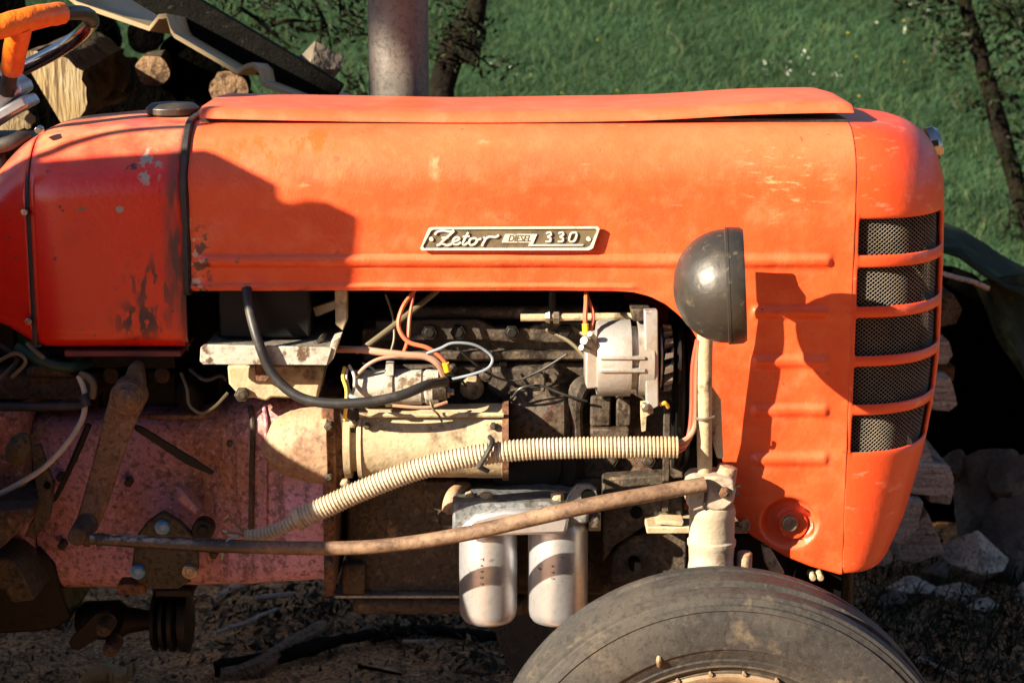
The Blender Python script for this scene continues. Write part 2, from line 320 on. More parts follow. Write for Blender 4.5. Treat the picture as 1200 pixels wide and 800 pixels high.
D('badge_metal', (.72, .67, .58), .4, .2, layers=[dict(c=(.25, .18, .1), s=60, lo=.56, hi=.68, a=.6)], bump=(150, .0005))
D('badge_ground', (.20, .15, .085), .6, .2, layers=[dict(c=(.09, .07, .05), s=40, lo=.45, hi=.65, a=.8)])
D('glass', (.5, .52, .55), .08, .6)
D('bark', (.085, .058, .038), .9, layers=[dict(c=(.17, .125, .085), s=14, lo=.45, hi=.68, a=.8), dict(c=(.025, .018, .013), s=20, lo=.5, hi=.64, a=.9), dict(c=(.05, .06, .02), s=6, lo=.58, hi=.7, a=.6)], bump=[(18, .014), (60, .006)])
D('wood_shade_black', (.010, .008, .007), .95, layers=[dict(c=(.03, .022, .015), s=14, lo=.5, hi=.68, a=.8)], bump=[(18, .02), (60, .008)])  # near-black wood: the shade inside the stacks is put into this colour
D('bark_dark', (.03, .023, .017), .9, layers=[dict(c=(.065, .05, .035), s=14, lo=.45, hi=.68, a=.8), dict(c=(.035, .045, .014), s=9, lo=.5, hi=.64, a=.8)], bump=[(18, .02), (60, .008)])
D('wood_end', (.52, .37, .18), .8, layers=[dict(c=(.62, .52, .34), s=8, lo=.4, hi=.65, a=.6), dict(c=(.14, .08, .03), s=16, lo=.56, hi=.62, a=.9, st=(5, 1, .35), rot=(0, R(-25), 0)), dict(c=(.33, .22, .11), s=6, lo=.5, hi=.7, a=.5)], bump=[(50, .004, (4, 1, .5))])
D('wood_grey', (.165, .13, .105), .85, layers=[dict(c=(.26, .21, .17), s=12, lo=.4, hi=.66, a=.7, st=(.6, .6, 4)), dict(c=(.05, .036, .027), s=18, lo=.54, hi=.64, a=.85, st=(.5, .5, 5))], bump=[(24, .008, (.5, .5, 5)), (120, .003)])
D('wood_brown', (.12, .075, .045), .85, layers=[dict(c=(.3, .2, .11), s=9, lo=.5, hi=.7, a=.6), dict(c=(.03, .02, .014), s=18, lo=.5, hi=.64, a=.85)], bump=[(24, .01), (90, .004)])
D('plank_old', (.022, .02, .018), .9, layers=[dict(c=(.045, .04, .032), s=20, lo=.48, hi=.66, a=.75, st=(.4, 1, 2)), dict(c=(.02, .018, .015), s=9, lo=.5, hi=.65, a=.8), dict(c=(.2, .18, .13), s=90, lo=.62, hi=.68, a=.7), dict(c=(.05, .055, .02), s=5, lo=.55, hi=.7, a=.6)], bump=[(30, .006), (120, .002)])
D('sheet_tan', (.52, .39, .22), .6, layers=[dict(c=(.42, .28, .13), s=5, lo=.45, hi=.7, a=.6), dict(c=(.15, .09, .05), s=25, lo=.6, hi=.68, a=.8)], bump=(40, .001))
ROCK = dict(layers=[dict(c=(.34, .29, .23), s=7, lo=.45, hi=.65, a=.7), dict(c=(.07, .055, .04), s=12, lo=.52, hi=.66, a=.85)], bump=[(14, .02), (60, .007)])
D('rock_dark', (.20, .165, .13), .9, **ROCK)
D('kingpin_paint', (.52, .43, .32), .6, layers=[dict(c=(.66, .60, .5), s=9, lo=.42, hi=.6, a=.8, st=(1, 1, 2)), dict(c=(.2, .12, .06), s=18, lo=.58, hi=.68, a=.8), dict(c=(.3, .16, .1), s=5, lo=.55, hi=.7, a=.6)], bump=[(30, .0015, (.5, .5, 2)), (140, .0008)])
D('rock', (.20, .165, .13), .9, layers=[dict(c=(.34, .29, .23), s=7, lo=.45, hi=.65, a=.7), dict(c=(.07, .055, .04), s=12, lo=.52, hi=.66, a=.85), dict(c=(.08, .085, .03), s=5, lo=.58, hi=.7, a=.5)], bump=[(14, .02), (60, .007)])
D('tarp', (.022, .032, .016), .85, layers=[dict(c=(.06, .07, .04), s=6, lo=.45, hi=.65, a=.7), dict(c=(.09, .11, .035), s=14, lo=.55, hi=.68, a=.8)], bump=[(12, .01), (70, .003)])
# ================================================================== THE TRACTOR
TR = thing('tractor', (0.0, 0.26, 0.0), 'weathered orange-red farm tractor with open engine side and round black headlamp', 'tractor')
HW = .26                                   # half width of the hood
ZS, ZT, RS = 1.258, 1.358, .10             # shoulder start, flat top, shoulder radius
def sstep(a, b, x):
    t = min(1, max(0, (x - a) / (b - a))); return t * t * (3 - 2 * t)
def section(bot, side_rows, yoff, zt=ZT, zs=ZS, rs=RS, disp=None, far_bot=None, inset=0):
    """half-open cross-section from the near bottom edge over the top to the far bottom edge: list of (Y, Z)"""
    pts = []
    for i in range(side_rows):
        z = bot + (zs - bot) * i / side_rows
        pts.append((yoff + inset + (disp(z) if disp else 0), z))
    for k in range(13):
        a = math.pi / 2 * k / 12
        pts.append((yoff + inset + rs * (1 - math.cos(a)), zs + (zt - zs) * math.sin(a)))
    n = len(pts)
    for k in range(1, 8): pts.append((yoff + inset + rs + (2 * (HW - yoff - inset) - 2 * rs) * k / 8, zt + .006 * math.sin(math.pi * k / 8)))
    for k in range(12, -1, -1):
        a = math.pi / 2 * k / 12
        pts.append((2 * HW - yoff - inset - rs * (1 - math.cos(a)), zs + (zt - zs) * math.sin(a)))
    fb = bot if far_bot is None else far_bot
    for i in range(1, 9): pts.append((2 * HW - yoff - inset, zs + (fb - zs) * i / 8))
    return pts

# ---- hood side and top
edge = [(215, 341), (500, 341), (720, 341), (742, 342), (762, 347), (780, 356), (797, 370), (812, 388), (824, 410), (832, 440), (838, 480), (844, 520), (850, 560), (856, 590), (862, 606), (880, 627), (920, 651), (950, 663), (985, 673), (1003, 673)]
ew = [P(x, y, 0) for x, y in edge]; eX = [v.x for v in ew]; eZ = [v.z for v in ew]
X0 = P(1001, 300, 0).x
def px_of(X, Z): 
    v = Vector((X, 0, Z)) - CAM; d = v.dot(FWD); return 600 + FPX * v.x / d, 400 - FPX * v.dot(UPV) / d
def hood_disp(X):
    def f(z):
        px, py = px_of(X, z); h = 0
        def bump(c, w, x0, x1, H):
            a = max(0, 1 - ((py - c) / w) ** 2); e = sstep(x0, x0 + 9, px) * (1 - sstep(x1 - 9, x1, px))
            return H * a * e
        h += bump(306, 8, 232, 978, .0075)
        for c in (366, 424, 481, 538): h += bump(c, 8, 878, 974, .0065)
        if px < 745: h += .004 * (1 - sstep(0, 5, abs(py - 336)))
        d = math.hypot((px - 925) / 36, (py - 612) / 31)
        h -= .020 * (1 - sstep(.66, 1.0, d)) - .011 * (1 - sstep(.5, .62, math.hypot((px - 934) / 36, (py - 616) / 30)))
        fz = 1 - sstep(ZS - .07, ZS, z); h += .0065 * fz * mnoise.noise(Vector((X * 5, z * 5, 1.3))) * (1 - sstep(940, 1000, px)) 
        h += .002 * fz * mnoise.noise(Vector((X * 21, z * 21, 7)))
        return -h
    return f
xs = sorted(list(np.linspace(P(219, 280, 0).x, P(800, 400, 0).x, 110)) + list(np.linspace(P(803, 400, 0).x, X0, 95)))
b = B(); rings = []
for X in xs:
    zb = float(np.interp(X, eX, eZ))
    s = section(zb, 150, 0, disp=hood_disp(X), far_bot=min(zb, P(0, 520, 0).z))
    rings.append([Vector((X, y, z)) for y, z in s])
b.rings(rings, closed=False)
hood = b.build('hood', mat['hood_paint'], TR, smooth=50, solid=.003, centre=False)

# raised cover on the hood top
b = B(); rings = []
ya = .085; yb = 2 * HW - ya
for px in list(range(234, 980, 24)) + [980, 988, 994, 998, 1000]:
    X = P(px, 130, ya).x; end = 0 if px < 980 else ((px - 980) / 20) ** 3 * .006
    lift = .004 - .007 * math.sin(min(1, (px - 234) / 640) * math.pi) + .009 * sstep(720, 990, px)
    z0 = 1.3615 + lift; h = .018 + .001 * sstep(650, 1000, px) + .0015 * mnoise.noise(Vector((X * 5, 0, 0)))
    yq = ya + .003 * mnoise.noise(Vector((X * 6, 3, 0)))
    rings.append([Vector((X, y, z)) for y, z in [(yq - .004, z0), (yq - .004, z0 + .003), (yq, z0 + h * .5 - end), (yq + .008, z0 + h * .85 - end), (yq + .022, z0 + h - end), (HW, z0 + h + .004 - end), (yb - .022, z0 + h - end), (yb, z0 + .015 - end), (yb + .004, z0), (yb, z0 + .0015), (HW, z0 + .012), (yq + .02, z0 + .004)]])
b.rings(rings, closed=True)
b.build('hood_top_cover', mat['cover_paint'], TR, smooth=40)
b = B(); b.box((P(236, 140, .1).x, ya + .010, 1.345), (P(992, 140, .1).x, yb - .01, 1.3635)); b.build('cover_gap_shade', mat['rubber_gap_black'], TR)  # black strip standing in for the shadow line under the cover

# ---- nose with grille
sil = [(1106, 150), (1107, 180), (1107, 250), (1106, 300), (1102, 400), (1096, 450), (1086, 500), (1076, 535), (1060, 585), (1040, 625), (1015, 655), (990, 673)]
sZ = [P(x, y, .2).z for x, y in sil][::-1]; sA = [P(x, y, .2).x - X0 for x, y in sil][::-1]
def nose(fr, z, inset=0, a=None, bb=None, far=False):
    if a is None: a = max(.006, float(np.interp(z, sZ, sA)))
    if bb is None: bb = HW
    a = max(a - inset, .002); bb = bb - inset
    s = min(1.0, fr) ** (2.4 / 2); c = math.sqrt(max(0, 1 - s * s)) ** (2 / 2.4)
    return Vector((X0 - .0012 + a * fr, HW - bb * c if not far else HW + bb * c, z))
fr_l = [0, .015, .045, .07, .14, .26, .40, .54, .67, .78, .87, .915, .94, .975, 1.0]
H0, H1 = 2, 11                            # hole columns fr_l[2]..fr_l[11]
holes = [(258, 299), (315, 359), (374, 417), (431, 474), (488, 530)]
zr = [ZS, 1.235]; hz = []
for t, bt in holes:
    zt_ = P(1010, t, .0).z; zb_ = P(1010, bt, .0).z; hz.append((zt_, zb_)); zr += [zt_, zt_ - .008, (zt_ + zb_) / 2, zb_ + .008, zb_]
zlast = P(1000, 673, 0).z
zr += list(np.linspace(zr[-1] - .02, zlast, 9))
cols = [(f, False) for f in fr_l] + [(f, True) for f in fr_l[-2::-1]]
rows = []
for k in range(8, 0, -1):                  # shoulder
    th = math.pi / 2 * k / 8; q = 1 - math.cos(th); z = ZS + RS * math.sin(th)
    rows.append([nose(f, z, 0, sA[-1] - .085 * q, HW - RS * q, far) for f, far in cols])
top = []
for q in (.0, .5): top.append([Vector((X0 - .0012 + (sA[-1] - .085) * q * f, HW + (v.y - HW) * max(q, .002), ZT + .004 * (1 - q))) for (f, far), v in zip(cols, rows[0])])
rows = top + rows
nsh = len(rows)
for z in zr: rows.append([nose(f, z, 0, None, None, far) for f, far in cols])
b = B(); nC = len(cols); b.v = [tuple(v) for r in rows for v in r]
for i in range(len(rows) - 1):
    for j in range(nC - 1):
        zm = (rows[i][j].z + rows[i + 1][j].z) / 2
        jj = j if j < nC // 2 else nC - 2 - j
        if i >= nsh and H0 <= jj < H1 and any(zb_ - 1e-4 < zm < zt_ + 1e-4 for zt_, zb_ in hz): continue
        b.f.append((i * nC + j, i * nC + j + 1, (i + 1) * nC + j + 1, (i + 1) * nC + j)); b.m.append(0)
nose_o = b.build('hood_nose', mat['nose_paint'], TR, smooth=60, solid=.009, subsurf=2, centre=False)
for (zt_, zb_) in hz:
    n = max(3, int((zt_ - zb_ + .012) / .0034))
    for far in (False, True):
        b = B()
        for r in range(n + 1):
            zc = zb_ - .006 + r * .0034; pts = []
            for k in range(41):
                fr = .02 + (.955 - .02) * (k / 40); zz = zc + .0017 * (1 if (k + r) % 2 else -1)
                pts.append(nose(fr, zz, .012, None, None, far))
            b.tube(pts, .00085, 3, smooth=False)
        tag(b.build('grille_mesh', mat['grille_wire'], nose_o, smooth=0, centre=False), kind='stuff')
# what stands behind the grille
b = B(); b.box((X0 - .06, .045, .50), (X0 + .012, .475, 1.24)); b.build('radiator', mat['radiator_black'], TR, bevel=.006)
b = B(); b.rings([[nose(f, z, .03, None, None, far) for f, far in cols] for z in np.linspace(P(0, 560, 0).z, 1.25, 14)], closed=False); b.build('radiator_screen', mat['radiator_black'], TR, centre=False)
b = B(); b.lathe((X0 + sA[-1] - .012, HW, 1.305), (1, .0, .25), [(0, .03), (.012, .03), (.02, .024), (.022, .0)], 24); b.build('nose_emblem', mat['chrome'], TR)
b = B(); b.yl(930, 615, 17, .003, .012); b.build('washer_plate', mat['nose_paint'], TR, bevel=.001)
b = B(); b.yl(926, 614, 10.5, -.006, .012, 16, 9); b.build('nose_bolt', mat['bolt_zinc'], TR, bevel=.0008)

# ---- tank in front of the driver
def tank_part(name, pxs, rows_, m):
    b = B(); rings = []
    for px in pxs:
        X = P(px, 300, -.004).x; t = sstep(70, -60, px)
        drop = .010 * sstep(150, 40, px) + .105 * t ** 1.6; dy = -.004 + .035 * t
        zb = P(100, 409, 0).z + .035 * sstep(45, -20, px)
        base = section(zb + .03, rows_, dy, ZT - .004 - drop, ZS - .01 - drop * .8, RS, far_bot=zb + .03)
        near = [(dy + .03 * (1 - math.cos(a)), zb + .03 - .03 * math.sin(a)) for a in (math.pi / 2, 1.2, .8, .4)]
        rings.append([Vector((X, y, z)) for y, z in near + base])
    b.rings(rings, closed=False)
    return b.build(name, m, TR, smooth=50, solid=.004, centre=False)
tank = tank_part('fuel_tank', list(np.linspace(37, 216, 26)), 40, mat['tank_paint'])
cowl = tank_part('dash_cowl', list(np.linspace(-130, 34, 30)), 40, mat['tank_paint'])
b = B()                                   # dark strip under the seam of tank and cowl, and the end of the tank
for px, w in ((35.5, .004),):
    rings = []
    for X in (P(px, 300, 0).x - w, P(px, 300, 0).x + w):
        rings.append([Vector((X, y, z)) for y, z in section(P(0, 405, 0).z, 20, .002, ZT - .03, ZS - .02, RS)])
    b.rings(rings, closed=False)
b.build('tank_seam', mat['rubber_gap_black'], TR, solid=.003, centre=False)
b = B(); rings = []
for X, i in ((P(213, 300, 0).x, .004), (P(215, 300, 0).x, -.004), (P(221, 300, 0).x, -.006), (P(224, 300, 0).x, .003)):
    rings.append([Vector((X, y, z)) for y, z in section(P(220, 412, 0).z if i > 0.0035 else P(220, 345, 0).z, 40, i, ZT + .006 - max(i, 0), ZS, RS)])
b.rings(rings, closed=False); b.build('tank_band', mat['rubber_gap_black'], TR, solid=.004, centre=False, jitter=.0025, jscale=20)
for px, py in ((28, 249), (33, 377), (44, 153)):
    Y = -.012 if py > 200 else .034
    b = B(); b.yl(px, py, 5.2, Y, Y + .018, 14, 4); o = b.build('tank_screw', mat['chrome'], cowl, bevel=.0006)
b = B(); b.lathe((P(200, 128, .2).x, .22, 1.352), (0, 0, 1), [(0, .030), (.006, .032), (.010, .044), (.020, .046), (.028, .036), (.031, 0)], 28); o = b.build('filler_cap', mat['lamp_paint'], tank, bevel=.001)
b = B(); b.pbox(75, 411, 212, 418, .012, .3); b.build('tank_rail', mat['rail_paint'], TR, bevel=.002)
b = B(); b.pbox(40, 411, 205, 432, .09, .44); b.build('tank_cradle', mat['black_iron'], TR, bevel=.004)

# ---- badge
bo = [(505, 266.5), (701, 265.5), (703, 268), (695, 291), (690, 293.5), (494, 293.5), (492.5, 291), (502, 268)]
BY = -.0085
b = B(); b.poly(bo, BY + .001, BY + .004); badge = b.build('badge', mat['badge_ground'], TR)
b = B(); n = len(bo); cx_, cy_ = 597, 279.5
inn = [(x + (4 if x < cx_ else -4) * .8, y + (2.6 if y < cy_ else -2.6)) for x, y in bo]
q0 = [P(x, y, BY - .002) for x, y in bo]; q1 = [P(x, y, BY - .002) for x, y in inn]
vs = q0 + q1 + [v + Vector((0, .004, 0)) for v in q0] + [v + Vector((0, .004, 0)) for v in q1]
fs = []
for i in range(n):
    j = (i + 1) % n; fs += [(i, j, n + j, n + i), (i, 2 * n + i, 2 * n + j, j), (n + i, n + j, 3 * n + j, 3 * n + i)]
b.add(vs, fs); b.build('badge_frame', mat['badge_metal'], badge, bevel=.0004)
def zpx(x, y): return (480 + x / 5, 250 + y / 5, BY - .0008)     # strokes measured on a five-fold enlargement
strokes = {
    'letter': [[[(150, 125), (165, 108), (200, 103), (240, 108), (262, 102), (235, 128), (205, 155), (172, 188)], [(160, 190), (190, 178), (222, 188), (250, 178)], [(188, 145), (228, 142)]],
               [[(255, 168), (285, 158), (292, 145), (272, 142), (256, 160), (260, 180), (282, 182), (302, 170)]],
               [[(345, 112), (325, 150), (312, 178), (325, 184), (342, 172)], [(312, 138), (352, 134)]],
               [[(382, 146), (360, 150), (350, 172), (362, 186), (385, 178), (398, 156), (384, 145), (400, 154), (420, 150)]],
               [[(432, 142), (446, 150), (432, 176), (426, 192)], [(442, 156), (462, 140), (482, 138), (505, 140), (525, 128)]]],
    'numeral': [[[(800, 118), (825, 112), (830, 126), (812, 138), (828, 146), (824, 164), (796, 166)]], [[(872, 118), (897, 112), (902, 126), (884, 138), (900, 146), (896, 164), (868, 166)]],
                [[(950, 115), (975, 113), (980, 130), (968, 160), (945, 166), (936, 152), (944, 124), (952, 115)]]]}
for nm, lst in strokes.items():
    for gl in lst:
        b = B()
        for st in gl: b.ptube([zpx(*p) for p in st], 1.5 if nm == 'letter' else 1.35, 6, 4)
        b.build(nm, mat['badge_metal'], badge)
b = B(); b.poly([(480 + x / 5, 250 + y / 5) for x, y in ((560, 122), (748, 122), (722, 182), (1020, 182), (1015, 190), (695, 192), (702, 172), (540, 172))], BY - .0012, BY + .002)
b.build('badge_panel', mat['badge_metal'], badge)
def text_mesh(name, body, size, at, m, parent, depth=.0006, shear=.0, rot=(math.pi/2, 0, 0), squash=1.0):
    cu = bpy.data.curves.new(name, 'FONT'); cu.body = body; cu.size = size; cu.extrude = depth; cu.shear = shear; cu.align_x = 'CENTER'; cu.align_y = 'CENTER'; cu.resolution_u = 3
    t = bpy.data.objects.new(name, cu); COL.objects.link(t)
    me = bpy.data.meshes.new_from_object(t.evaluated_get(bpy.context.evaluated_depsgraph_get())); bpy.data.objects.remove(t); bpy.data.curves.remove(cu)
    me.materials.clear(); me.materials.append(m)
    me.transform(Matrix.Diagonal((squash, 1, 1, 1)))
    o = bpy.data.objects.new(name, me); COL.objects.link(o); o.parent = parent; o.location = Vector(at) - wpos(parent); o.rotation_euler = rot
    WPOS[o.name] = Vector(at); return o
text_mesh('badge_word', 'DIESEL', PS(600, 280, 0, 11), P(608, 279.6, BY - .0015), mat['badge_ground'], badge, shear=.35, squash=.82)
for px in (505.5, 690):
    b = B(); b.yl(px, 280.5, 3.4, BY - .002, BY + .003, 12, 2.4); b.build('rivet', mat['badge_metal'], badge)

# ---- headlamp on its stalk
LY = -.19
c = P(852, 335, LY); k = PS(832, 335, LY, 1)
ax = Vector((1, -.10, .06))
b = B(); prof = []
for i in range(13):
    a = math.pi / 2 * i / 12; prof.append((-63 * math.cos(a) * k, max(.3, 67 * math.sin(a) ** .94) * k))
b.lathe(c, ax, prof, 48, True, False)
lamp = b.build('headlamp', mat['lamp_paint'], TR, smooth=60)
b = B(); b.lathe(c, ax, [(-1 * k, 67.5 * k), (0, 69 * k), (3 * k, 69 * k), (3.5 * k, 68 * k), (4 * k, 69 * k), (17 * k, 68 * k), (21 * k, 65 * k), (21 * k, 60 * k), (14 * k, 58 * k)], 48, False, False)
b.build('lamp_rim', mat['lamp_paint'], lamp, smooth=40)
b = B(); b.lathe(c, ax, [(15 * k, 60 * k), (19 * k, 40 * k), (21 * k, .5 * k)], 40, False, False); b.build('lamp_lens', mat['glass'], lamp, smooth=60)
b = B(); b.ptube([(831, 330, -.072), (829, 365, -.072), (826, 400, -.070), (825.5, 440, -.066), (825.5, 500, -.060), (826, 562, -.050)], [8, 9, 9.6, 9.5, 9.2, 8.8], 16, 6)
b.build('lamp_stalk', mat['tan_dust'], TR)
b = B(); b.poly([(815, 284), (858, 285), (862, 298), (870, 310), (868, 332), (850, 330), (838, 345), (822, 340), (815, 318)], -.075, -.071)
b.cyl(P(840, 322, -.075), P(846, 334, LY + .03), .012, 10); b.build('lamp_bracket', mat['black_iron'], TR)
b = B(); b.ptube([(815, 490, -.07), (826, 491.5, -.078), (837, 488, -.07)], 1.8, 6); b.build('stalk_tie', mat['bolt_zinc'], TR)
b = B(); b.poly([(834, 452), (845, 468), (848, 538), (840, 536), (834, 515)], -.05, -.045); b.build('support_strap', mat['tan_dust'], TR, bevel=.001)

# ---- engine block
b = B(); b.pbox(432, 425, 800, 712, .13, .40); block = b.build('engine_block', mat['greasy_iron'], TR, bevel=.006)
b = B(); b.pbox(424, 385, 760, 424, .125, .40); head = b.build('cylinder_head', mat['greasy_iron'], TR, bevel=.006)
b = B(); b.pbox(470, 352, 735, 384, .16, .38); b.build('valve_cover', mat['black_iron'], TR, bevel=.012)
b = B(); b.ptube([(470, 366, .13), (700, 366, .13)], 8, 12); b.build('intake_pipe', mat['greasy_iron'], TR)
b = B(); b.poly([(440, 376), (560, 374), (580, 384), (620, 384), (640, 376), (762, 376), (762, 402), (640, 402), (618, 399), (600, 402), (560, 398), (440, 400)], .10, .13); b.build('manifold_flange', mat['greasy_iron'], TR, bevel=.003)
for px in (503, 537, 600, 662):
    b = B(); b.hexy(px, 390, 9.5, .088, .105); b.build('flange_bolt', mat['black_iron'], TR, bevel=.001)
b = B(); b.pbox(428, 412, 690, 422, .108, .15); b.build('block_ledge', mat['greasy_iron'], TR, bevel=.003)
b = B(); b.ptube([(610, 372, .06), (660, 371.5, .06), (744, 370, .06)], 4.6, 10); b.build('fuel_line', mat['tan_dust'], TR)
b = B(); b.xl([(639, 6), (644, 8), (645, 5), (648, 5), (649, 8), (655, 8), (656, 5)], 371.5, .06, 6); b.build('pipe_fitting', mat['bolt_zinc'], TR)
b = B(); b.ptube([(647, 340, .07), (647, 362, .065)], 5, 8); b.build('feed_pipe', mat['black_iron'], TR)
b = B(); b.hexy(553, 455, 11, .085, .13); b.yl(553, 455, 14, .115, .13); b.build('drain_plug', mat['tan_dust'], TR, bevel=.001)
b = B(); b.yl(646, 440, 11, .075, .13, 16, 9); b.ptube([(646, 448, .09), (648, 470, .10), (652, 500, .115)], [11, 8, 7], 10); b.ptube([(634, 436, .07), (637, 445, .07), (636, 458, .07)], 2.6, 6); b.yl(648, 442, 4.5, .066, .08); b.build('drain_cock', mat['greasy_iron'], TR)
b = B(); b.ptube([(690, 447, .1), (678, 457, .085), (675, 480, .085), (676, 512, .09)], [10, 12, 8, 8], 10); b.build('water_pipe', mat['greasy_iron'], TR)
b = B(); b.xl([(598, 34), (606, 38), (660, 38), (668, 30), (672, 8)], 487, .12); b.build('pump_body', mat['greasy_iron'], TR)
b = B(); b.pbox(692, 464, 716, 500, .075, .13); b.pbox(722, 466, 740, 500, .08, .13); b.pbox(692, 502, 738, 514, .065, .13); b.build('injection_pump', mat['greasy_iron'], TR, bevel=.004)
b = B(); b.yl(615, 545, 62, .09, .14, 28); b.yl(615, 545, 48, .08, .10, 28, 42); b.build('timing_cover', mat['black_iron'], TR, bevel=.004)
for px, py, r in ((570, 440, 9), (600, 452, 7), (530, 432, 6), (700, 430, 8), (716, 540, 9), (760, 540, 9), (590, 428, 5)):
    b = B(); b.hexy(px, py, r, .112, .135); b.build('block_bolt', mat['greasy_iron'], TR, bevel=.001)
for pts in ([(575, 432), (640, 428), (640, 470), (590, 474), (570, 455)], [(440, 428), (520, 428), (540, 445), (505, 465), (440, 466)]):
    b = B(); b.poly(pts, .112, .135); b.build('casting_boss', mat['greasy_iron'], TR, bevel=.006)
b = B(); b.pbox(405, 561, 800, 697, .115, .40); b.build('crankcase', mat['greasy_iron'], TR, bevel=.006)
b = B(); b.pbox(392, 697.5, 545, 700.5, .095, .40); b.build('sump_gasket', mat['filter_head'], TR)
b = B(); b.pbox(412, 700.8, 620, 722, .11, .42); b.build('sump', mat['greasy_iron'], TR, bevel=.012)
b = B(); b.pbox(400, 661, 428, 697, .095, .12); b.build('crankcase_lug', mat['greasy_iron'], TR, bevel=.004)

# ---- alternator, fan belt and pulleys
AY = .03
b = B(); b.xl([(697, 30), (699, 43), (703, 45), (737, 45), (738, 45), (739, 37), (746, 37), (747, 45), (764, 45), (768, 40)], 419, AY, 36)
alt = b.build('alternator', mat['alu'], TR, smooth=30)
b = B(); b.poly([(686, 400), (703, 396), (703, 455), (688, 456), (686, 450)], AY - .045, AY + .03); b.build('end_cover', mat['alu'], alt, bevel=.003)
b = B(); b.poly([(755, 364), (771, 364), (772, 476), (764, 480), (757, 470)], AY - .058, AY - .035); b.poly([(764, 368), (771, 368), (771, 474), (764, 474)], AY - .035, AY + .05); b.build('bracket', mat['alu'], alt, bevel=.002)
for y0, y1 in ((418, 423), (432, 438)):
    b = B(); b.pbox(703, y0, 757, y1 - 1, AY - .066, AY - .05); b.build('through_bolt', mat['alu'], alt, bevel=.002)
b = B(); b.poly([(739, 362), (762, 362), (766, 366), (766, 376), (742, 377)], AY - .03, AY + .03); b.build('adjusting_ear', mat['greasy_iron'], alt, bevel=.003)
b = B(); b.xl([(771, 20), (772, 36), (774, 36), (776, 20)], 419, AY, 30)
for i in range(14):
    a = 2 * math.pi * i / 14; o = P(776, 419, AY); r = PS(776, 419, AY, 34)
    u = Vector((0, math.sin(a), math.cos(a))); w = Vector((1, 0, 0)); t = u.cross(w)
    p = o + u * r
    b.add([p - t * .004 - u * .012, p + t * .006 - u * .012, p + t * .006 + u * .008 + w * .002, p - t * .004 + u * .008, p - t * .002 - u * .012 + w * .014, p + t * .008 - u * .012 + w * .014, p + t * .008 + u * .006 + w * .014, p + u * .006 + w * .014],
          [(0, 1, 2, 3), (4, 7, 6, 5), (0, 4, 5, 1), (2, 6, 7, 3), (1, 5, 6, 2), (0, 3, 7, 4)])
b.build('fan', mat['bolt_zinc'], alt, smooth=30)
b = B(); b.xl([(783, 20), (784, 33), (787, 33), (790, 24), (793, 33), (796, 33), (797, 10)], 419, AY, 30); b.build('pulley', mat['black_iron'], alt)
b = B(); b.cyl(P(692, 403, AY - .05), P(684, 399, AY - .065), .007, 10); b.cyl(P(697, 397, AY - .05), P(691, 391, AY - .065), .005, 8); b.cyl(P(690, 410, AY - .05), P(681, 407, AY - .066), .005, 8); b.build('terminal', mat['bolt_zinc'], alt)
b = B(); b.poly([(751, 472), (764, 470), (766, 484), (758, 488), (757, 505), (752, 506), (751, 486)], AY - .05, AY - .035); b.build('adjuster', mat['tan_dust'], alt, bevel=.001)
b = B(); b.hexy(757, 478, 6, AY - .062, AY - .05); b.build('adjuster_nut', mat['bolt_zinc'], alt, bevel=.0008)
b = B(); b.ptube([(773, 474, -.02), (779, 472, -.02), (783, 477, -.015)], 2.6, 6); b.build('spring_clip', mat['wire_yellow'], alt)
b = B(); b.xl([(786, 20), (787, 96), (791, 96), (793, 88), (796, 88), (798, 96), (802, 96), (803, 20)], 452, .15, 44); b.build('fan_pulley', mat['black_iron'], TR)
b = B(); o1 = P(792, 452, .15); rr = PS(792, 452, .15, 90); b.tube([o1 + Vector((0, math.cos(a) * rr, math.sin(a) * rr)) for a in np.linspace(0, 2 * math.pi, 41)], .006, 6, smooth=False); b.build('fan_belt', mat['cable_black'], TR)
b = B(); b.pbox(778, 470, 784, 600, .05, .06); b.build('belt_guard', mat['greasy_iron'], TR, bevel=.002)
b = B(); b.poly([(803, 424), (812, 419), (815, 430), (806, 440)], .04, .05); b.build('hose_clip', mat['tan_dust'], TR, bevel=.001)

# ---- starter motor and solenoid
SY = .045
b = B(); b.xl([(404, 30), (405, 44), (413, 44), (414, 36), (420, 36), (421, 43), (588, 43), (589, 46), (595, 46), (596, 30)], 516, SY, 36); st_ = b.build('starter_motor', mat['tan_dust'], TR, smooth=30)
b = B(); b.xl([(421, 44), (426, 45), (427, 43)], 516, SY, 36); b.build('front_band', mat['tan_dust'], st_)
for py in (486, 540):
    b = B(); b.xl([(421, 3), (590, 3)], py, SY - .056 + abs(py - 516) * .0003, 8); b.build('through_stud', mat['tan_dust'], st_)
for px in (430, 578):
    b = B(); b.hexy(px, 500, 4, SY - .062, SY - .05); b.build('pole_screw', mat['greasy_iron'], st_)
b = B(); b.xl([(588.5, 46.5), (596, 47)], 516, SY, 36); b.build('end_band', mat['rust'], st_)
b = B(); b.xl([(548, 43.6), (590, 43.8)], 516, SY, 36); b.build('brush_cover', mat['tan_dust'], st_)
b = B(); b.xl([(414, 10), (415, 20), (455, 21), (494, 21), (496, 19), (498, 19), (500, 21), (514, 21), (515, 13), (519, 13), (520, 4)], 453, .025, 30); sol = b.build('starter_solenoid', mat['cream_paint'], TR, smooth=30)
b = B(); b.xl([(452, 23.5), (461, 23.5)], 453, .025, 30); b.pbox(452, 426, 461, 440, .0, .03); b.build('clamp', mat['cream_paint'], sol); 
b = B(); b.xl([(507, 14), (523, 14), (525, 10)], 455, .01, 12); b.build('terminal_cap', mat['greasy_iron'], sol)
b = B(); b.xl([(521, 7), (527, 7), (527, 4), (532, 4)], 459, .005, 6); b.build('terminal_nut', mat['bolt_zinc'], sol)
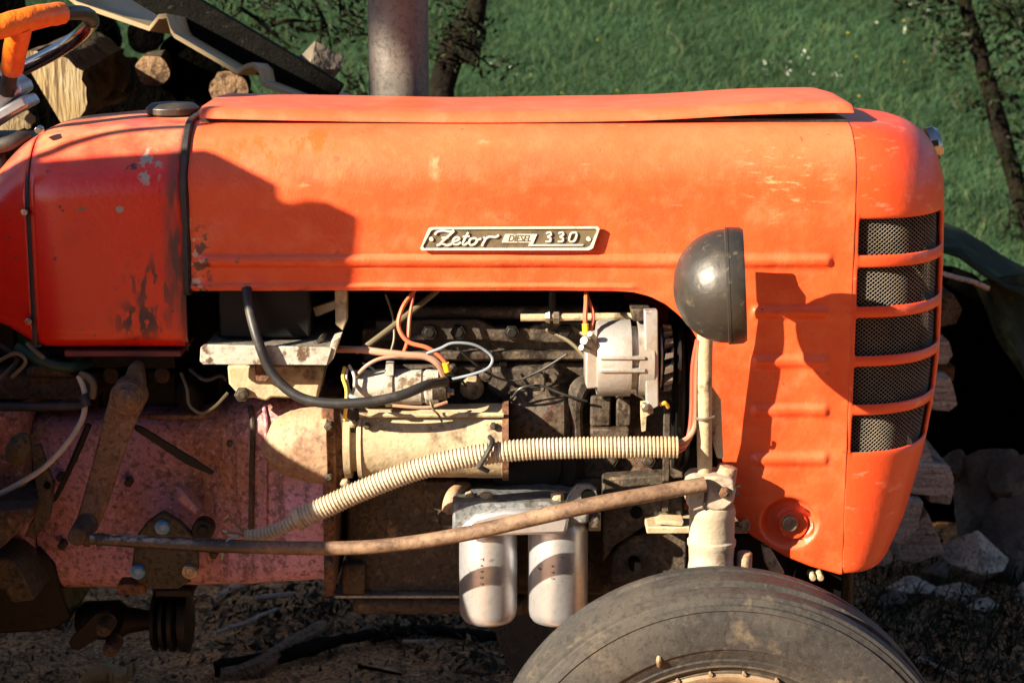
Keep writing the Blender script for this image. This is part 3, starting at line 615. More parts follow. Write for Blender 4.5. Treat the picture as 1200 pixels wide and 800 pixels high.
b = B(); b.poly([(382, 478), (404, 470), (413, 474), (414, 520), (404, 545), (400, 596), (388, 596), (384, 560)], .03, .1); b.build('starter_flange', mat['rust'], TR, bevel=.004)
b = B(); b.poly([(398, 478), (412, 474), (421, 490), (417, 525), (404, 548)], .0, .04); b.build('starter_foot', mat['greasy_iron'], TR, bevel=.004)
for q in ((413, 497, 5, -.008, .005), (404, 567, 6, .015, .03)):
    b = B(); b.hexy(*q); b.build('foot_bolt', mat['tan_dust'], TR, bevel=.0008)

# ---- clutch housing and gearbox casting
cz0, cz1 = P(300, 476, 0).z, P(300, 697, 0).z
b = B(); rings = []
for px, hw_, top, bot in ((30, .19, 486, 694), (60, .2, 484, 697), (180, .205, 482, 697), (225, .208, 480, 695), (255, .222, 477, 694), (285, .245, 473, 694), (320, .262, 471, 692), (345, .265, 470, 692), (372, .27, 470, 690), (383, .27, 470, 694)):
    Yf = HW + .04 - hw_; z1 = P(px, top, Yf + .02).z; z0 = P(px, bot, Yf + .01).z; zc = (z0 + z1) / 2; hh = (z1 - z0) / 2; ring = []
    X = P(px, 580, .05).x
    for k in range(48):
        a = 2 * math.pi * k / 48; ca, sa = math.cos(a), math.sin(a)
        e = .27
        ring.append(Vector((X, HW + .04 - hw_ * math.copysign(abs(ca) ** e, ca), zc + hh * math.copysign(abs(sa) ** e, sa))))
    rings.append(ring)
b.rings(rings); cast = b.build('gearbox_casting', mat['casting_paint'], TR, smooth=45, jitter=.003, jscale=9)
b = B(); rings = []                       # bell bulge over the starter pinion
for px, r in ((306, .004), (308, .016), (313, .029), (322, .041), (334, .050), (350, .057), (364, .061), (384, .064), (386, .064)):
    o = P(px, 520, .06); rings.append([o + Vector((0, -.058 * math.cos(t) * r / .06, r * 1.12 * math.sin(t))) for t in [2 * math.pi * k / 28 for k in range(28)]])
b.rings(rings); b.build('bell_bulge', mat['housing_dust'], TR, smooth=60, jitter=.002, jscale=14)
b = B(); b.poly([(376, 470), (392, 472), (394, 560), (391, 698), (380, 700), (378, 560)], .02, .5); b.build('bell_flange', mat['rust'], TR, bevel=.003)
for px in (296, 312): 
    b = B(); b.ptube([(px - 3, 476, .075 if px < 300 else .068), (px, 500, .050 if px < 300 else .040), (px - 1, 560, .048 if px < 300 else .038), (px - 2, 620, .048 if px < 300 else .038), (px - 3, 650, .060 if px < 300 else .052)], 3.2 if px == 296 else 2.4, 8); b.build('casting_rib', mat['greasy_iron' if px == 296 else 'casting_paint'], TR)
b = B(); b.poly([(205, 568), (216, 578), (235, 600), (228, 604), (208, 588)], .028, .06); b.build('casting_lug', mat['casting_paint'], TR, bevel=.004)
b = B(); b.poly([(155, 497), (166, 500), (225, 536), (251, 553), (247, 556), (218, 544), (158, 504)], .012, .018); b.build('flat_bar', mat['black_iron'], TR, bevel=.001)
b = B(); b.ptube([(104, 497, .0), (90, 530, .0), (68, 578, .0), (60, 588, .0)], [4, 4, 3, 2], 8); b.build('brake_rod', mat['black_iron'], TR)
b = B(); b.ptube([(-20, 476.5, .02), (60, 476, .02), (100, 475, .02)], 5.5, 12); b.build('side_pipe', mat['cable_black'], TR)
b = B(); b.pbox(-40, 440, 112, 468, .06, .3); b.poly([(30, 432), (62, 424), (88, 442), (30, 442)], .05, .2); b.build('steering_box', mat['greasy_iron'], TR, bevel=.005)
b = B(); b.pbox(112, 430, 265, 488, .16, .4); b.build('transmission_top', mat['black_iron'], TR, bevel=.01)
b = B(); b.ptube([(160, 487, .04), (200, 488, .035), (240, 487, .05), (255, 480, .06)], 3, 8); b.build('cover_lip', mat['rust'], TR)
for px, py in ((130, 440), (190, 440), (216, 452)):
    b = B(); b.yl(px, py, 10, .1, .17); b.build('casting_plug', mat['greasy_iron'], TR, bevel=.002)
b = B(); b.lathe(P(215, 462, .1), (1, -.3, .2), [(0, .03), (.01, .036), (.02, .036), (.03, .02)], 20); b.build('governor_cap', mat['black_iron'], TR)

# ---- battery and its tray
b = B(); b.pbox(255, 336, 364, 396, .02, .24); b.build('battery', mat['battery_black'], TR, bevel=.004)
b = B(); q = P(236, 406, -.03); q2 = P(388, 406, -.03)
b.box((q.x + .004, -.028, q.z - .006), (q2.x, .2, q.z - .001)); tray = b.build('battery_tray', mat['tray_dust'], TR)
b = B(); b.poly([(235, 407), (239, 404), (380, 407), (389, 408), (383, 428), (238, 427), (234, 423)], -.034, -.026); b.build('tray_lip', mat['cream_paint'], tray, bevel=.0012)
b = B(); b.poly([(389, 398), (399, 395), (391, 420), (384, 428), (383, 420)], -.03, .02); b.build('tray_end', mat['cream_paint'], tray, bevel=.001)
for p in ([(298, 406, 0), (302, 397, .012), (304, 388, .04)], [(368, 406, 0), (376, 399, .01), (380, 392, .05)]):
    b = B(); b.ptube(p, 4, 6); b.build('hold_down', mat['greasy_iron'], tray)
b = B(); b.poly([(266, 428), (378, 428), (378, 440), (372, 468), (318, 466), (312, 470), (296, 466), (284, 468), (268, 450)], .02, .12); b.build('tray_support', mat['tan_dust'], TR, bevel=.004)
b = B(); b.poly([(298, 426), (314, 424), (318, 440), (312, 448), (300, 446)], -.005, .03); b.build('tray_bracket', mat['rust'], TR, bevel=.002)
b = B(); b.hexy(283, 463, 9, .01, .03); b.build('support_bolt', mat['greasy_iron'], TR, bevel=.001)
b = B(); b.poly([(392, 340), (407, 340), (407, 375), (402, 388), (393, 380)], .04, .06); b.poly([(366, 360), (394, 352), (394, 362), (370, 372)], .06, .08); b.build('rear_bracket', mat['tan_dust'], TR, bevel=.002)
for q in ((200, 320, 256, 480, .15), (365, 336, 440, 470, .22)):
    b = B(); b.pbox(*q, .45); b.build('bulkhead', mat['radiator_black'], TR)

# ---- cables and wires
def wire(name, pts, r, m, sides=7): return B().ptube(pts, r, sides, 6).build(name, mat[m], TR)
wire('battery_cable', [(289, 338, .0), (292, 360, -.02), (302, 398, -.045), (318, 436, -.05), (345, 462, -.06), (380, 472, -.07), (430, 471, -.075), (470, 463, -.07), (500, 451, -.05), (522, 447, -.01)], 6, 'cable_black', 12)
wire('engine_wire', [(486, 340, .03), (472, 360, .01), (467, 382, .0), (478, 400, -.005), (500, 407, -.008), (514, 416, -.008), (523, 426, -.008)], 2.6, 'wire_orange')
wire('engine_wire', [(485, 340, .03), (480, 372, .01), (478, 398, .0), (472, 416, .005)], 2.3, 'wire_orange')
wire('wire_bundle', [(395, 409, .03), (425, 410, .01), (450, 413, .0), (478, 416, -.005), (500, 418, -.006), (514, 427, -.008), (520, 440, .0)], 4.2, 'wire_pink', 9)
wire('engine_wire', [(468, 417, -.005), (446, 420, -.006), (430, 428, -.006), (417, 441, .0)], 2.2, 'wire_pink')
wire('ground_wire', [(500, 414, -.01), (516, 408, -.012), (530, 402, -.01), (552, 403, -.005), (568, 410, .0), (577, 420, .0), (572, 431, -.005), (555, 438, -.008), (530, 444, -.002)], 1.7, 'wire_blue')
wire('fuel_hose', [(513, 340, .06), (486, 362, .045), (458, 384, .03), (430, 405, .02), (418, 412, .03)], 3.6, 'wire_olive', 9)
wire('thin_wire', [(452, 345, .08), (460, 370, .07), (462, 395, .06), (458, 412, .05)], 1.5, 'wire_olive')
wire('engine_wire', [(404, 430, .0), (402, 442, -.01), (406, 456, -.03), (406, 470, -.04), (404, 492, -.02)], 2.2, 'wire_yellow')
wire('engine_wire', [(409, 428, .0), (415, 440, -.01), (415, 454, -.015), (412, 464, -.02)], 1.9, 'wire_white')
wire('engine_wire', [(407, 432, .0), (406, 446, -.012), (411, 460, -.02), (414, 464, -.02)], 1.6, 'wire_white')
wire('engine_wire', [(404, 436, .0), (408, 455, -.02), (405, 470, -.04), (409, 478, -.04)], 1.8, 'wire_pink')
wire('engine_wire', [(410, 464, -.036), (420, 468, -.048), (430, 471, -.046), (438, 471, -.046)], 2.8, 'wire_teal')
wire('tie_wire', [(460, 475, -.01), (485, 477, -.012), (503, 477, -.012), (515, 474, -.01), (524, 471, -.005)], 2.0, 'wire_pink')
wire('tie_wire', [(504, 470, -.012), (507, 479, -.016), (514, 486, -.014), (518, 494, -.01)], 1.3, 'wire_olive')
b = B(); b.ptube([(522, 425, -.009), (524, 435, -.006)], 4, 10); b.build('wire_crimp', mat['yellow_crimp'], TR)
wire('wire_tail', [(523, 434, -.004), (530, 440, -.002), (540, 445, .02), (546, 452, .05)], 1.5, 'hose_green')
wire('alternator_wire', [(687, 338, .03), (687, 355, .0), (686, 368, -.015), (686, 380, -.018)], 2.8, 'wire_orange')
wire('alternator_wire', [(687, 345, .02), (695, 366, -.005), (694, 380, -.012), (690, 392, -.02)], 2.2, 'wire_orange')
b = B(); b.ptube([(686, 379, -.018), (686.5, 391, -.02)], 4, 10); b.build('wire_crimp', mat['yellow_crimp'], TR)
for dx, dy, m in ((0, 0, 'wire_orange'), (-3, 6, 'wire_red'), (2, -5, 'wire_pink'), (0, 3, 'wire_white')):
    wire('lamp_wire', [(790, 524 + dy * .8, -.085), (803 + dx, 519 + dy, -.078), (811 + dx, 505 + dy * .6, -.07), (813 + dx * .6, 480, -.066), (814 + dx * .5, 430, -.07), (818, 398, -.075)], 3.4 if m != 'wire_white' else 2, m, 8)
wire('thin_wire', [(212, 437, .05), (219, 455, .03), (222, 474, .02), (236, 484, .015), (252, 476, .02), (267, 460, .03)], 2, 'wire_olive')
wire('thin_wire', [(222, 432, .05), (240, 445, .04), (258, 440, .05), (266, 446, .05)], 2.5, 'cable_black')
wire('white_cable', [(92, 440, .0), (98, 455, -.005), (100, 472, -.01), (96, 492, -.015), (82, 515, -.02), (62, 538, -.02), (40, 556, -.02), (0, 578, -.02), (-30, 586, -.02)], 3.4, 'wire_white', 9)
wire('white_cable', [(94, 438, .0), (104, 442, -.004), (110, 452, -.006), (108, 466, -.004)], 4.2, 'wire_olive', 9)
b = B(); b.ptube([(97, 462, -.008), (102, 476, -.012)], 6, 10); b.build('cable_tape', mat['cable_black'], TR)
wire('green_hose', [(20, 406, .02), (40, 418, .01), (62, 428, .01), (85, 430, .02), (105, 424, .05)], 6.5, 'hose_green', 10)
wire('dash_cable', [(0, 404, .03), (20, 420, .02), (8, 436, .03), (-10, 450, .03)], 3, 'cable_black')
wire('dash_cable', [(32, 402, .015), (42, 412, .005), (52, 420, .005)], 3, 'wire_olive')
wire('dash_cable', [(-5, 425, .02), (18, 414, .0), (30, 424, .0), (14, 442, .01)], 2.4, 'wire_olive')

wire('thin_wire', [(598, 470, .06), (610, 455, .05), (634, 452, .05), (660, 462, .05), (688, 470, .06)], 1.6, 'cable_black')
wire('thin_wire', [(536, 408, .04), (570, 436, .06), (600, 446, .08), (630, 436, .08), (664, 415, .07)], 1.5, 'cable_black')
wire('thin_wire', [(425, 425, .03), (440, 436, .02), (436, 452, .02), (424, 460, .03)], 1.5, 'wire_teal')
wire('injector_pipe', [(705, 466, .07), (700, 440, .06), (672, 404, .08), (640, 386, .10)], 2.4, 'wire_olive')
wire('injector_pipe', [(728, 467, .075), (726, 448, .06), (690, 398, .07), (668, 382, .10)], 2.4, 'wire_olive')
for px, py in ((150, 566), (70, 560), (72, 640), (250, 650), (330, 610), (345, 650), (270, 520)):
    b = B(); b.hexy(px, py, 5.5, .066 if px > 240 else .082, .12); b.build('casting_bolt', mat['greasy_iron'], TR, bevel=.0008)
for py in (500, 560, 610, 660):
    b = B(); b.hexy(385, py, 6, .008, .022); b.build('flange_bolt', mat['greasy_iron'], TR, bevel=.0008)

# ---- ribbed conduit
CY = -.085
b = B(); b.ptube([(794, 524, CY), (740, 524, CY), (660, 525, CY), (600, 528, CY), (540, 537, CY), (480, 553, CY), (425, 574, CY), (385, 592, CY), (349, 608, CY)], 12.6, 18, 8, ribs=(.0062, .0009))
con = b.build('wiring_conduit', mat['conduit'], TR, smooth=0)
b = B(); b.ptube([(352, 607, CY), (334, 616, CY), (312, 625, CY), (288, 629, CY)], 8, 16, 8, ribs=(.0062, .0008)); b.build('conduit_end', mat['conduit'], con, smooth=0)
b = B(); b.ptube([(347, 609, CY), (354, 605.5, CY)], 13.5, 18); b.build('conduit_collar', mat['conduit'], con)
b = B(); b.ptube([(562, 546, CY - .02), (570, 532, CY - .026), (577, 518, CY - .014), (574, 512, CY + .02)], 3.2, 8); b.ptube([(560, 546, CY - .02), (572, 552, CY - .01)], 3, 8); b.build('conduit_strap', mat['cable_black'], con)
for m, pts in (('wire_orange', [(290, 629), (276, 631), (266, 629)]), ('wire_pink', [(290, 626), (272, 620), (262, 611), (267, 604)]), ('wire_olive', [(290, 627), (274, 624), (260, 625)]), ('wire_white', [(290, 630), (272, 627), (261, 621)]), ('wire_olive', [(288, 625), (276, 613), (269, 608), (262, 612)])):
    wire('frayed_wire', [(x, y, CY - .004 * i) for i, (x, y) in enumerate(pts)], 1.4, m, 6)
wire('tied_string', [(282, 629, CY - .01), (268, 632, -.125), (262, 642, -.13), (260, 654, -.115)], 1.5, 'wire_teal', 6)

# ---- steering drop arm and drag link
b = B(); rings = []
arm = [(128, 466), (130, 456), (138, 448), (150, 445), (162, 449), (170, 460), (168, 476), (160, 492), (150, 515), (140, 545), (126, 590), (113, 622), (103, 632), (90, 630), (86, 620), (96, 585), (106, 550), (115, 515), (121, 490)]
b.poly(arm, -.035, -.015); darm = b.build('steering_drop_arm', mat['rusty_rod'], TR, bevel=.004)
b = B(); b.yl(148, 467, 21, -.05, -.01, 28, 20); b.yl(148, 467, 17, -.056, -.05, 28, 15); b.hexy(149, 468, 13, -.07, -.05); b.yl(149, 468, 6, -.08, -.07, 12); b.build('arm_nut', mat['rusty_rod'], darm, bevel=.0015)
b = B(); b.poly([(144, 446), (150, 430), (157, 425), (165, 428), (169, 455), (160, 450)], -.03, .0); b.cyl(P(150, 455, .0), P(150, 455, .2), .022); b.build('arm_boss', mat['greasy_iron'], darm, bevel=.004)
DY = -.125
b = B(); b.yl(90, 629, 14, DY - .02, DY + .055, 24, 11); b.xl([(98, 9), (105, 10), (106, 6), (110, 6)], 631, DY, 14); b.yl(90, 629, 10.5, DY - .023, DY - .018, 24); b.build('ball_joint', mat['greasy_iron'], TR, bevel=.002)
link = [(106, 631), (160, 634), (230, 638), (300, 640.5), (380, 642), (440, 640), (500, 633), (560, 622), (620, 608), (700, 590), (760, 579), (826, 567)]
ALB['link_paint'] = .7
D('link_paint', (.20, .115, .07), .6, layers=[dict(c=(.40, .27, .17), s=20, lo=.45, hi=.65, a=.6), dict(c=(.03, .026, .026), s=2.5, lo=.1, hi=.2, a=1, box=(-.72, 0, .34, 9), soft=.35, r=.4),
    dict(c=(.52, .48, .40), s=60, lo=.47, hi=.55, a=.85, st=(.5, 1, 1), box=(-.64, 0, .16, 9), soft=.8, up=(.1, .6)), dict(c=(.07, .04, .028), s=30, lo=.55, hi=.66, a=.7, st=(.4, 1, 1))], bump=(90, .001))
b = B(); b.ptube([(x, y, DY + (.03 if x > 800 else .015 if x > 740 else 0)) for x, y in link], [6.5, 7.6, 8, 8, 8.2, 8.4, 8.6, 9, 9.4, 9.4, 9.4, 9], 16, 6); b.build('drag_link', mat['link_paint'], TR, centre=False)
b = B(); b.xl([(113, 8.5), (120, 8.5)], 632, DY, 6); b.build('link_nut', mat['greasy_iron'], TR, bevel=.001)

# ---- bracket plate with three bolts, power pulley below
b = B(); b.poly([(158, 630), (172, 612), (190, 600), (210, 612), (230, 632), (232, 668), (222, 682), (208, 690), (180, 690), (160, 682), (154, 666)], .0, .02); plate = b.build('bracket_plate', mat['olive_plate'], TR, bevel=.003)
for px, py, m in ((190, 618, 'bolt_blue'), (161, 670, 'bolt_blue'), (222, 670, 'bolt_zinc')):
    b = B(); b.yl(px, py, 9, -.004, .003, 18); b.hexy(px, py, 7.5, -.012, -.003); b.build('plate_bolt', mat[m], plate, bevel=.0006)
b = B(); b.yl(237, 622, 13, .0, .03, 22); b.yl(237, 622, 6, -.006, .0, 16); b.build('pivot_boss', mat['black_iron'], TR, bevel=.002)
b = B(); b.pbox(137, 684, 170, 697, .01, .05); b.build('casting_foot', mat['rust'], TR, bevel=.003)
b = B(); b.xl([(180, 10), (181, 34), (185, 35), (188, 26), (191, 35), (195, 35), (198, 26), (201, 36), (206, 36), (209, 27), (213, 36), (222, 37), (224, 30), (226, 12)], 727, .16, 36); b.build('power_pulley', mat['black_iron'], TR, smooth=30)
b = B(); b.xl([(90, 14), (100, 22), (140, 24), (150, 16), (182, 10)], 726, .18, 24); b.build('pulley_shaft', mat['black_iron'], TR, bevel=.002)
b = B(); b.poly([(80, 752), (84, 746), (112, 718), (124, 716), (133, 728), (131, 738), (92, 762), (84, 760)], .07, .08); b.build('engage_lever', mat['black_iron'], TR, bevel=.002)
for px, py, r in ((121, 738, 10), (129, 761, 10)):
    b = B(); b.yl(px, py, r, .045, .09, 20, r - 1); b.hexy(px, py, r * .72, .036, .046); b.build('lever_pin', mat['greasy_iron'], TR, bevel=.0012)
b = B(); b.ptube([(129, 761, .08), (132, 745, .1), (140, 722, .16)], 7, 8); b.build('lever_post', mat['black_iron'], TR)
b = B(); b.pbox(180, 690, 226, 700, .10, .2); b.build('pulley_guard', mat['black_iron'], TR, bevel=.004)

# ---- pedals and clutter at the driver's foot
b = B(); b.lathe(P(22, 524, -.05), Vector((.45, -.25, .8)), [(-.034, .002), (-.028, .012), (-.01, .019), (.01, .018), (.024, .010), (.03, .003)], 18); ped = b.build('brake_pedal', mat['olive_plate'], TR)
b = B(); b.poly([(34, 512), (60, 488), (44, 514), (38, 522)], -.05, -.035); b.build('pedal_spike', mat['greasy_iron'], ped, bevel=.001)
b = B(); b.poly([(36, 524), (46, 520), (52, 536), (60, 560), (62, 584), (58, 606), (48, 622), (40, 632), (28, 628), (40, 604), (43, 580), (40, 556)], -.02, -.008); b.build('pedal_lever', mat['greasy_iron'], ped, bevel=.002)
b = B(); b.yl(55, 569, 4, -.024, -.018, 12); b.build('lever_hole', mat['radiator_black'], ped)
b = B(); b.poly([(-30, 598), (36, 596), (34, 610), (4, 640), (-30, 660)], -.08, .1); b.build('foot_plate', mat['greasy_iron'], TR, bevel=.003)
b = B(); b.poly([(-20, 652), (10, 655), (22, 664), (40, 703), (14, 706), (4, 690), (-20, 690)], -.06, .05); b.build('step_bracket', mat['olive_plate'], TR, bevel=.003)
b = B(); b.pbox(-60, 480, 34, 690, .05, .4); b.build('rear_casting', mat['casting_paint'], TR, bevel=.01)
b = B(); b.poly([(44, 640), (64, 660), (70, 690), (84, 724), (66, 736), (44, 740), (-30, 744), (-30, 690), (30, 680)], .1, .3); b.build('frame_rail', mat['black_iron'], TR, bevel=.004)

# ---- oil filters
FY = .0
b = B(); b.poly([(530, 586), (540, 590), (562, 588), (585, 590), (640, 588), (672, 594), (690, 600), (690, 614), (640, 618), (534, 626), (530, 620)], FY - .03, FY + .11); fh = b.build('filter_head', mat['filter_head'], TR, bevel=.005)
b = B(); b.poly([(540, 620), (556, 606), (590, 598), (640, 598), (668, 606), (664, 626), (540, 630)], FY - .045, FY + .06); b.build('head_flange', mat['filter_white'], fh, bevel=.006)
for px in (570, 653):
    b = B(); b.yl(px, 586, 0.1, FY, FY + .001)
    b = B(); b.zl(px, [(592, 11), (586, 11), (585.5, 8), (578, 8), (577, 6)], FY, 6); b.build('filter_bolt', mat['tan_dust'], fh, bevel=.0012)
for px, w, y0, y1 in ((572, 34, 620, 727), (654, 35, 614, 727)):
    b = B(); b.zl(px, [(y0, w - 1), (y0 + 6, w), (y1 - 15, w), (y1 - 8, w - 1.5), (y1 - 3, w - 5), (y1 - .5, w - 11), (y1, w - 18), (y1, 1)], FY + .025, 40); flt = b.build('oil_filter', mat['filter_white'], TR, smooth=40)
    b = B(); b.zl(px, [(y0 - 8, w - 3), (y0 - 1, w + 1), (y0 + 4, w + 1)], FY + .025, 40); b.build('filter_seam', mat['filter_white'], flt, smooth=30)
    for i, ch in enumerate('T4907' if px < 600 else '490'):
        yq = 655 + i * 7.2 if px < 600 else 663 + i * 7.2
        rad = PS(px, 670, FY + .025, w); off = -.010; yy = FY + .025 - math.sqrt(rad ** 2 - off ** 2) + .0001
        text_mesh('stamp', ch, .0085, Vector((P(px, yq, FY + .025).x + off, yy, P(px, yq, yy).z)), mat['greasy_iron'], flt, .0005, rot=(math.pi / 2, R(90), R(-22)))
b = B(); b.ptube([(527, 612, .02), (527, 592, .02), (532, 578, .03), (545, 570, .07)], [9, 9, 8, 8], 12, 5); b.build('filter_elbow', mat['housing_dust'], TR)
b = B(); b.zl(524, [(614, 9), (612, 11), (600, 11), (598, 8)], .02, 6); b.build('elbow_nut', mat['greasy_iron'], TR, bevel=.001)
b = B(); b.poly([(586, 580), (636, 582), (650, 590), (640, 596), (586, 592)], .05, .1); b.poly([(596, 584), (604, 583), (604, 592), (596, 592)], .02, .06); b.poly([(545, 580), (552, 578), (566, 594), (545, 592)], .0, .02); b.build('filter_bracket', mat['tan_dust'], TR, bevel=.002)
b = B(); o0 = [(662, 590), (668, 576), (676, 568), (690, 567), (699, 573), (701, 586), (694, 594), (676, 600)]; hole = [(689 + 8 * math.cos(t), 581 + 8 * math.sin(t)) for t in [2 * math.pi * i / 16 for i in range(16)]]
b.poly(o0, -.008, .004); b.build('filter_lug', mat['filter_head'], TR, bevel=.0015)
b = B(); b.yl(689, 581, 8.4, -.0095, -.006, 18); b.build('lug_hole', mat['radiator_black'], TR)
b = B(); b.hexy(697, 612, 7, -.02, .03); b.pbox(690, 602, 704, 622, .0, .06); b.build('banjo_bolt', mat['bolt_zinc'], TR, bevel=.0012)

# ---- front axle carrier
b = B(); b.poly([(706, 560), (780, 556), (800, 575), (800, 612), (760, 614), (720, 640), (706, 660)], .06, .10); b.build('front_carrier', mat['greasy_iron'], TR, bevel=.004)
b = B(); b.poly([(716, 650), (735, 630), (770, 622), (806, 622), (806, 672), (716, 684)], .08, .3); b.build('front_beam', mat['greasy_iron'], TR, bevel=.006)
for px, py in ((746, 601), (744, 663)):
    b = B(); b.yl(px, py, 7, .052, .085, 16); b.build('carrier_hole', mat['radiator_black'], TR)
b = B(); b.pbox(758, 617, 884, 625, .0, .1); b.poly([(768, 614), (776, 610), (802, 611), (800, 617)], .0, .04); b.build('carrier_ledge', mat['tan_dust'], TR, bevel=.002)
b = B(); b.pbox(706, 520, 840, 560, .14, .4); b.build('timing_case', mat['black_iron'], TR, bevel=.008)
b = B(); b.pbox(690, 625, 1000, 720, .2, .36); b.build('axle_beam', mat['black_iron'], TR, bevel=.01)
KY = -.048
b = B(); b.zl(832, [(720, 27), (664, 27), (656, 26), (640, 27), (637, 28.5), (632, 28.5), (630, 26.5), (604, 26.5), (600, 27.5), (592, 26), (588, 20)], KY, 32); b.build('kingpin_housing', mat['kingpin_paint'], TR, smooth=40, jitter=.0005, jscale=30)
b = B(); b.poly([(806, 566), (812, 560), (838, 558), (860, 562), (863, 575), (860, 590), (850, 598), (838, 600), (828, 596), (812, 600), (804, 590)], KY - .035, KY + .03); b.build('steering_knuckle', mat['kingpin_paint'], TR, bevel=.005)
b = B(); b.ptube([(826, 565, KY - .038), (827, 580, KY - .038), (824, 596, KY - .034)], 1.8, 6); b.build('knuckle_slot', mat['greasy_iron'], TR)
b = B(); b.lathe(P(846, 570, KY), Vector((.28, 0, 1)), [(0, PS(850, 556, KY, 15)), (.036, PS(850, 556, KY, 11.5)), (.037, .002)], 24); b.build('knuckle_cap', mat['housing_dust'], TR, bevel=.0015)
b = B(); b.hexy(849, 578, 7, KY - .045, KY - .03); b.build('clamp_bolt', mat['rust'], TR, bevel=.001)
b = B(); b.ptube([(856, 574, KY - .02), (868, 569, KY - .02)], 1.6, 6); b.ptube([(856, 581, KY - .02), (866, 579, KY - .02)], 2.5, 6); b.build('split_pin', mat['bolt_zinc'], TR)
b = B(); b.zl(872, [(672, 9), (648, 9), (646, 7)], -.05, 20); b.build('axle_stud', mat['housing_dust'], TR, bevel=.001)
b = B(); b.poly([(893, 640), (903, 642), (913, 660), (920, 672), (905, 676), (897, 660)], .0, .02); b.build('nose_stay', mat['tan_dust'], TR, bevel=.002)
for px in (953, 962):
    b = B(); b.yl(px, 677, 5, .01, .04, 12, 4); b.build('stay_bolt', mat['tan_dust'], TR, bevel=.0008)
b = B(); b.poly([(868, 612), (876, 608), (880, 616), (878, 622), (868, 622)], -.01, .02); b.build('carrier_pad', mat['tan_dust'], TR, bevel=.002)

# ---- wheels
def tyre_prof(Rt, w, Rr):
    """(offset from mid-plane, radius), from the outer bead round to the inner one; a ribbed front tyre"""
    h = w / 2; Hh = Rt - Rr
    o = [(-h * .60, Rr), (-h * .66, Rr + .010), (-h * .74, Rr + .013), (-h * .76, Rr + .018), (-h * .72, Rr + .020), (-h * .80, Rr + .028), (-h * .84, Rr + .029), (-h * .83, Rr + .032), (-h * .88, Rr + .040), (-h * .87, Rr + .043), (-h * .95, Rr + Hh * .40), (-h * .98, Rr + Hh * .41),
         (-h, Rr + Hh * .52), (-h * .99, Rr + Hh * .62), (-h * .985, Rr + Hh * .68), (-h * .965, Rr + Hh * .74), (-h * .94, Rr + Hh * .80), (-h * .96, Rr + Hh * .815), (-h * .94, Rr + Hh * .86), (-h * .87, Rr + Hh * .865),
         (-h * .84, Rr + Hh * .92), (-h * .80, Rr + Hh * .93), (-h * .79, Rr + Hh * .965), (-h * .70, Rt - .004), (-h * .56, Rt - .002), (-h * .50, Rt - .003), (-h * .46, Rt - .013), (-h * .30, Rt - .013), (-h * .26, Rt), (0, Rt + .001)]
    return o + [(-a, r) for a, r in o[-2::-1]]
WC = P(843, 941, -.27); WR = PS(843, 941, -.27, 1) * 279
def wheel(name, c, Rt, w, Rr, side, n=96):
    prof = tyre_prof(Rt, w, Rr)
    b = B(); b.lathe(c, (0, 1 if side < 0 else -1, 0), prof, n, False, False); tr = b.build(name, mat['tyre_rubber'], TR, smooth=35)
    s = -1 if side < 0 else 1
    b = B(); b.lathe(c, (0, -s, 0), [(-w * .28 * 1, Rr + .012), (-w * .34, Rr + .014), (-w * .36, Rr + .006), (-w * .345, Rr - .004), (-w * .25, Rr - .012), (-w * .05, Rr - .03), (-w * .0, Rr * .6), (w * .04, Rr * .45), (-w * .10, Rr * .42), (-w * .12, Rr * .2), (-w * .3, Rr * .18), (-w * .32, .001)], 64, False, False)
    b.build('rim', mat['rim_paint'], tr, smooth=40)
    return tr
fw = wheel('front_tyre', WC, WR, .165, WR * .60, -1, 128)
b = B(); b.ptube([(772, 780, -.345), (772, 774, -.352), (772, 768, -.35)], [2.2, 3.2, 2.6], 8); b.build('valve', mat['rim_lip'], fw)
b = B(); c1 = Vector((WC.x, WC.y - .165 * .36, WC.z)); r1 = WR * .60
b.lathe(c1, (0, -1, 0), [(-.02, r1 - .004), (.0, r1 + .016), (.006, r1 + .017), (.009, r1 + .013), (.008, r1 + .006), (.003, r1 + .001), (-.004, r1 - .006), (-.02, r1 - .010)], 96, False, False); b.build('rim_lip', mat['rim_lip'], fw, smooth=40)
for a_ in (96, 84, 72, 108): 
    b = B(); p = c1 + Vector((math.cos(R(a_)) * (r1 + .018), -.007, math.sin(R(a_)) * (r1 + .018))); b.cyl(p + Vector((0, -.004, 0)), p + Vector((0, .006, 0)), .003, 8); b.build('bead_pip', mat['rim_lip'], fw)
wheel('front_tyre', Vector((WC.x, 2 * HW - WC.y, WC.z)), WR, .165, WR * .562, 1, 64)
RWC = Vector((-1.56, -.50, .64))
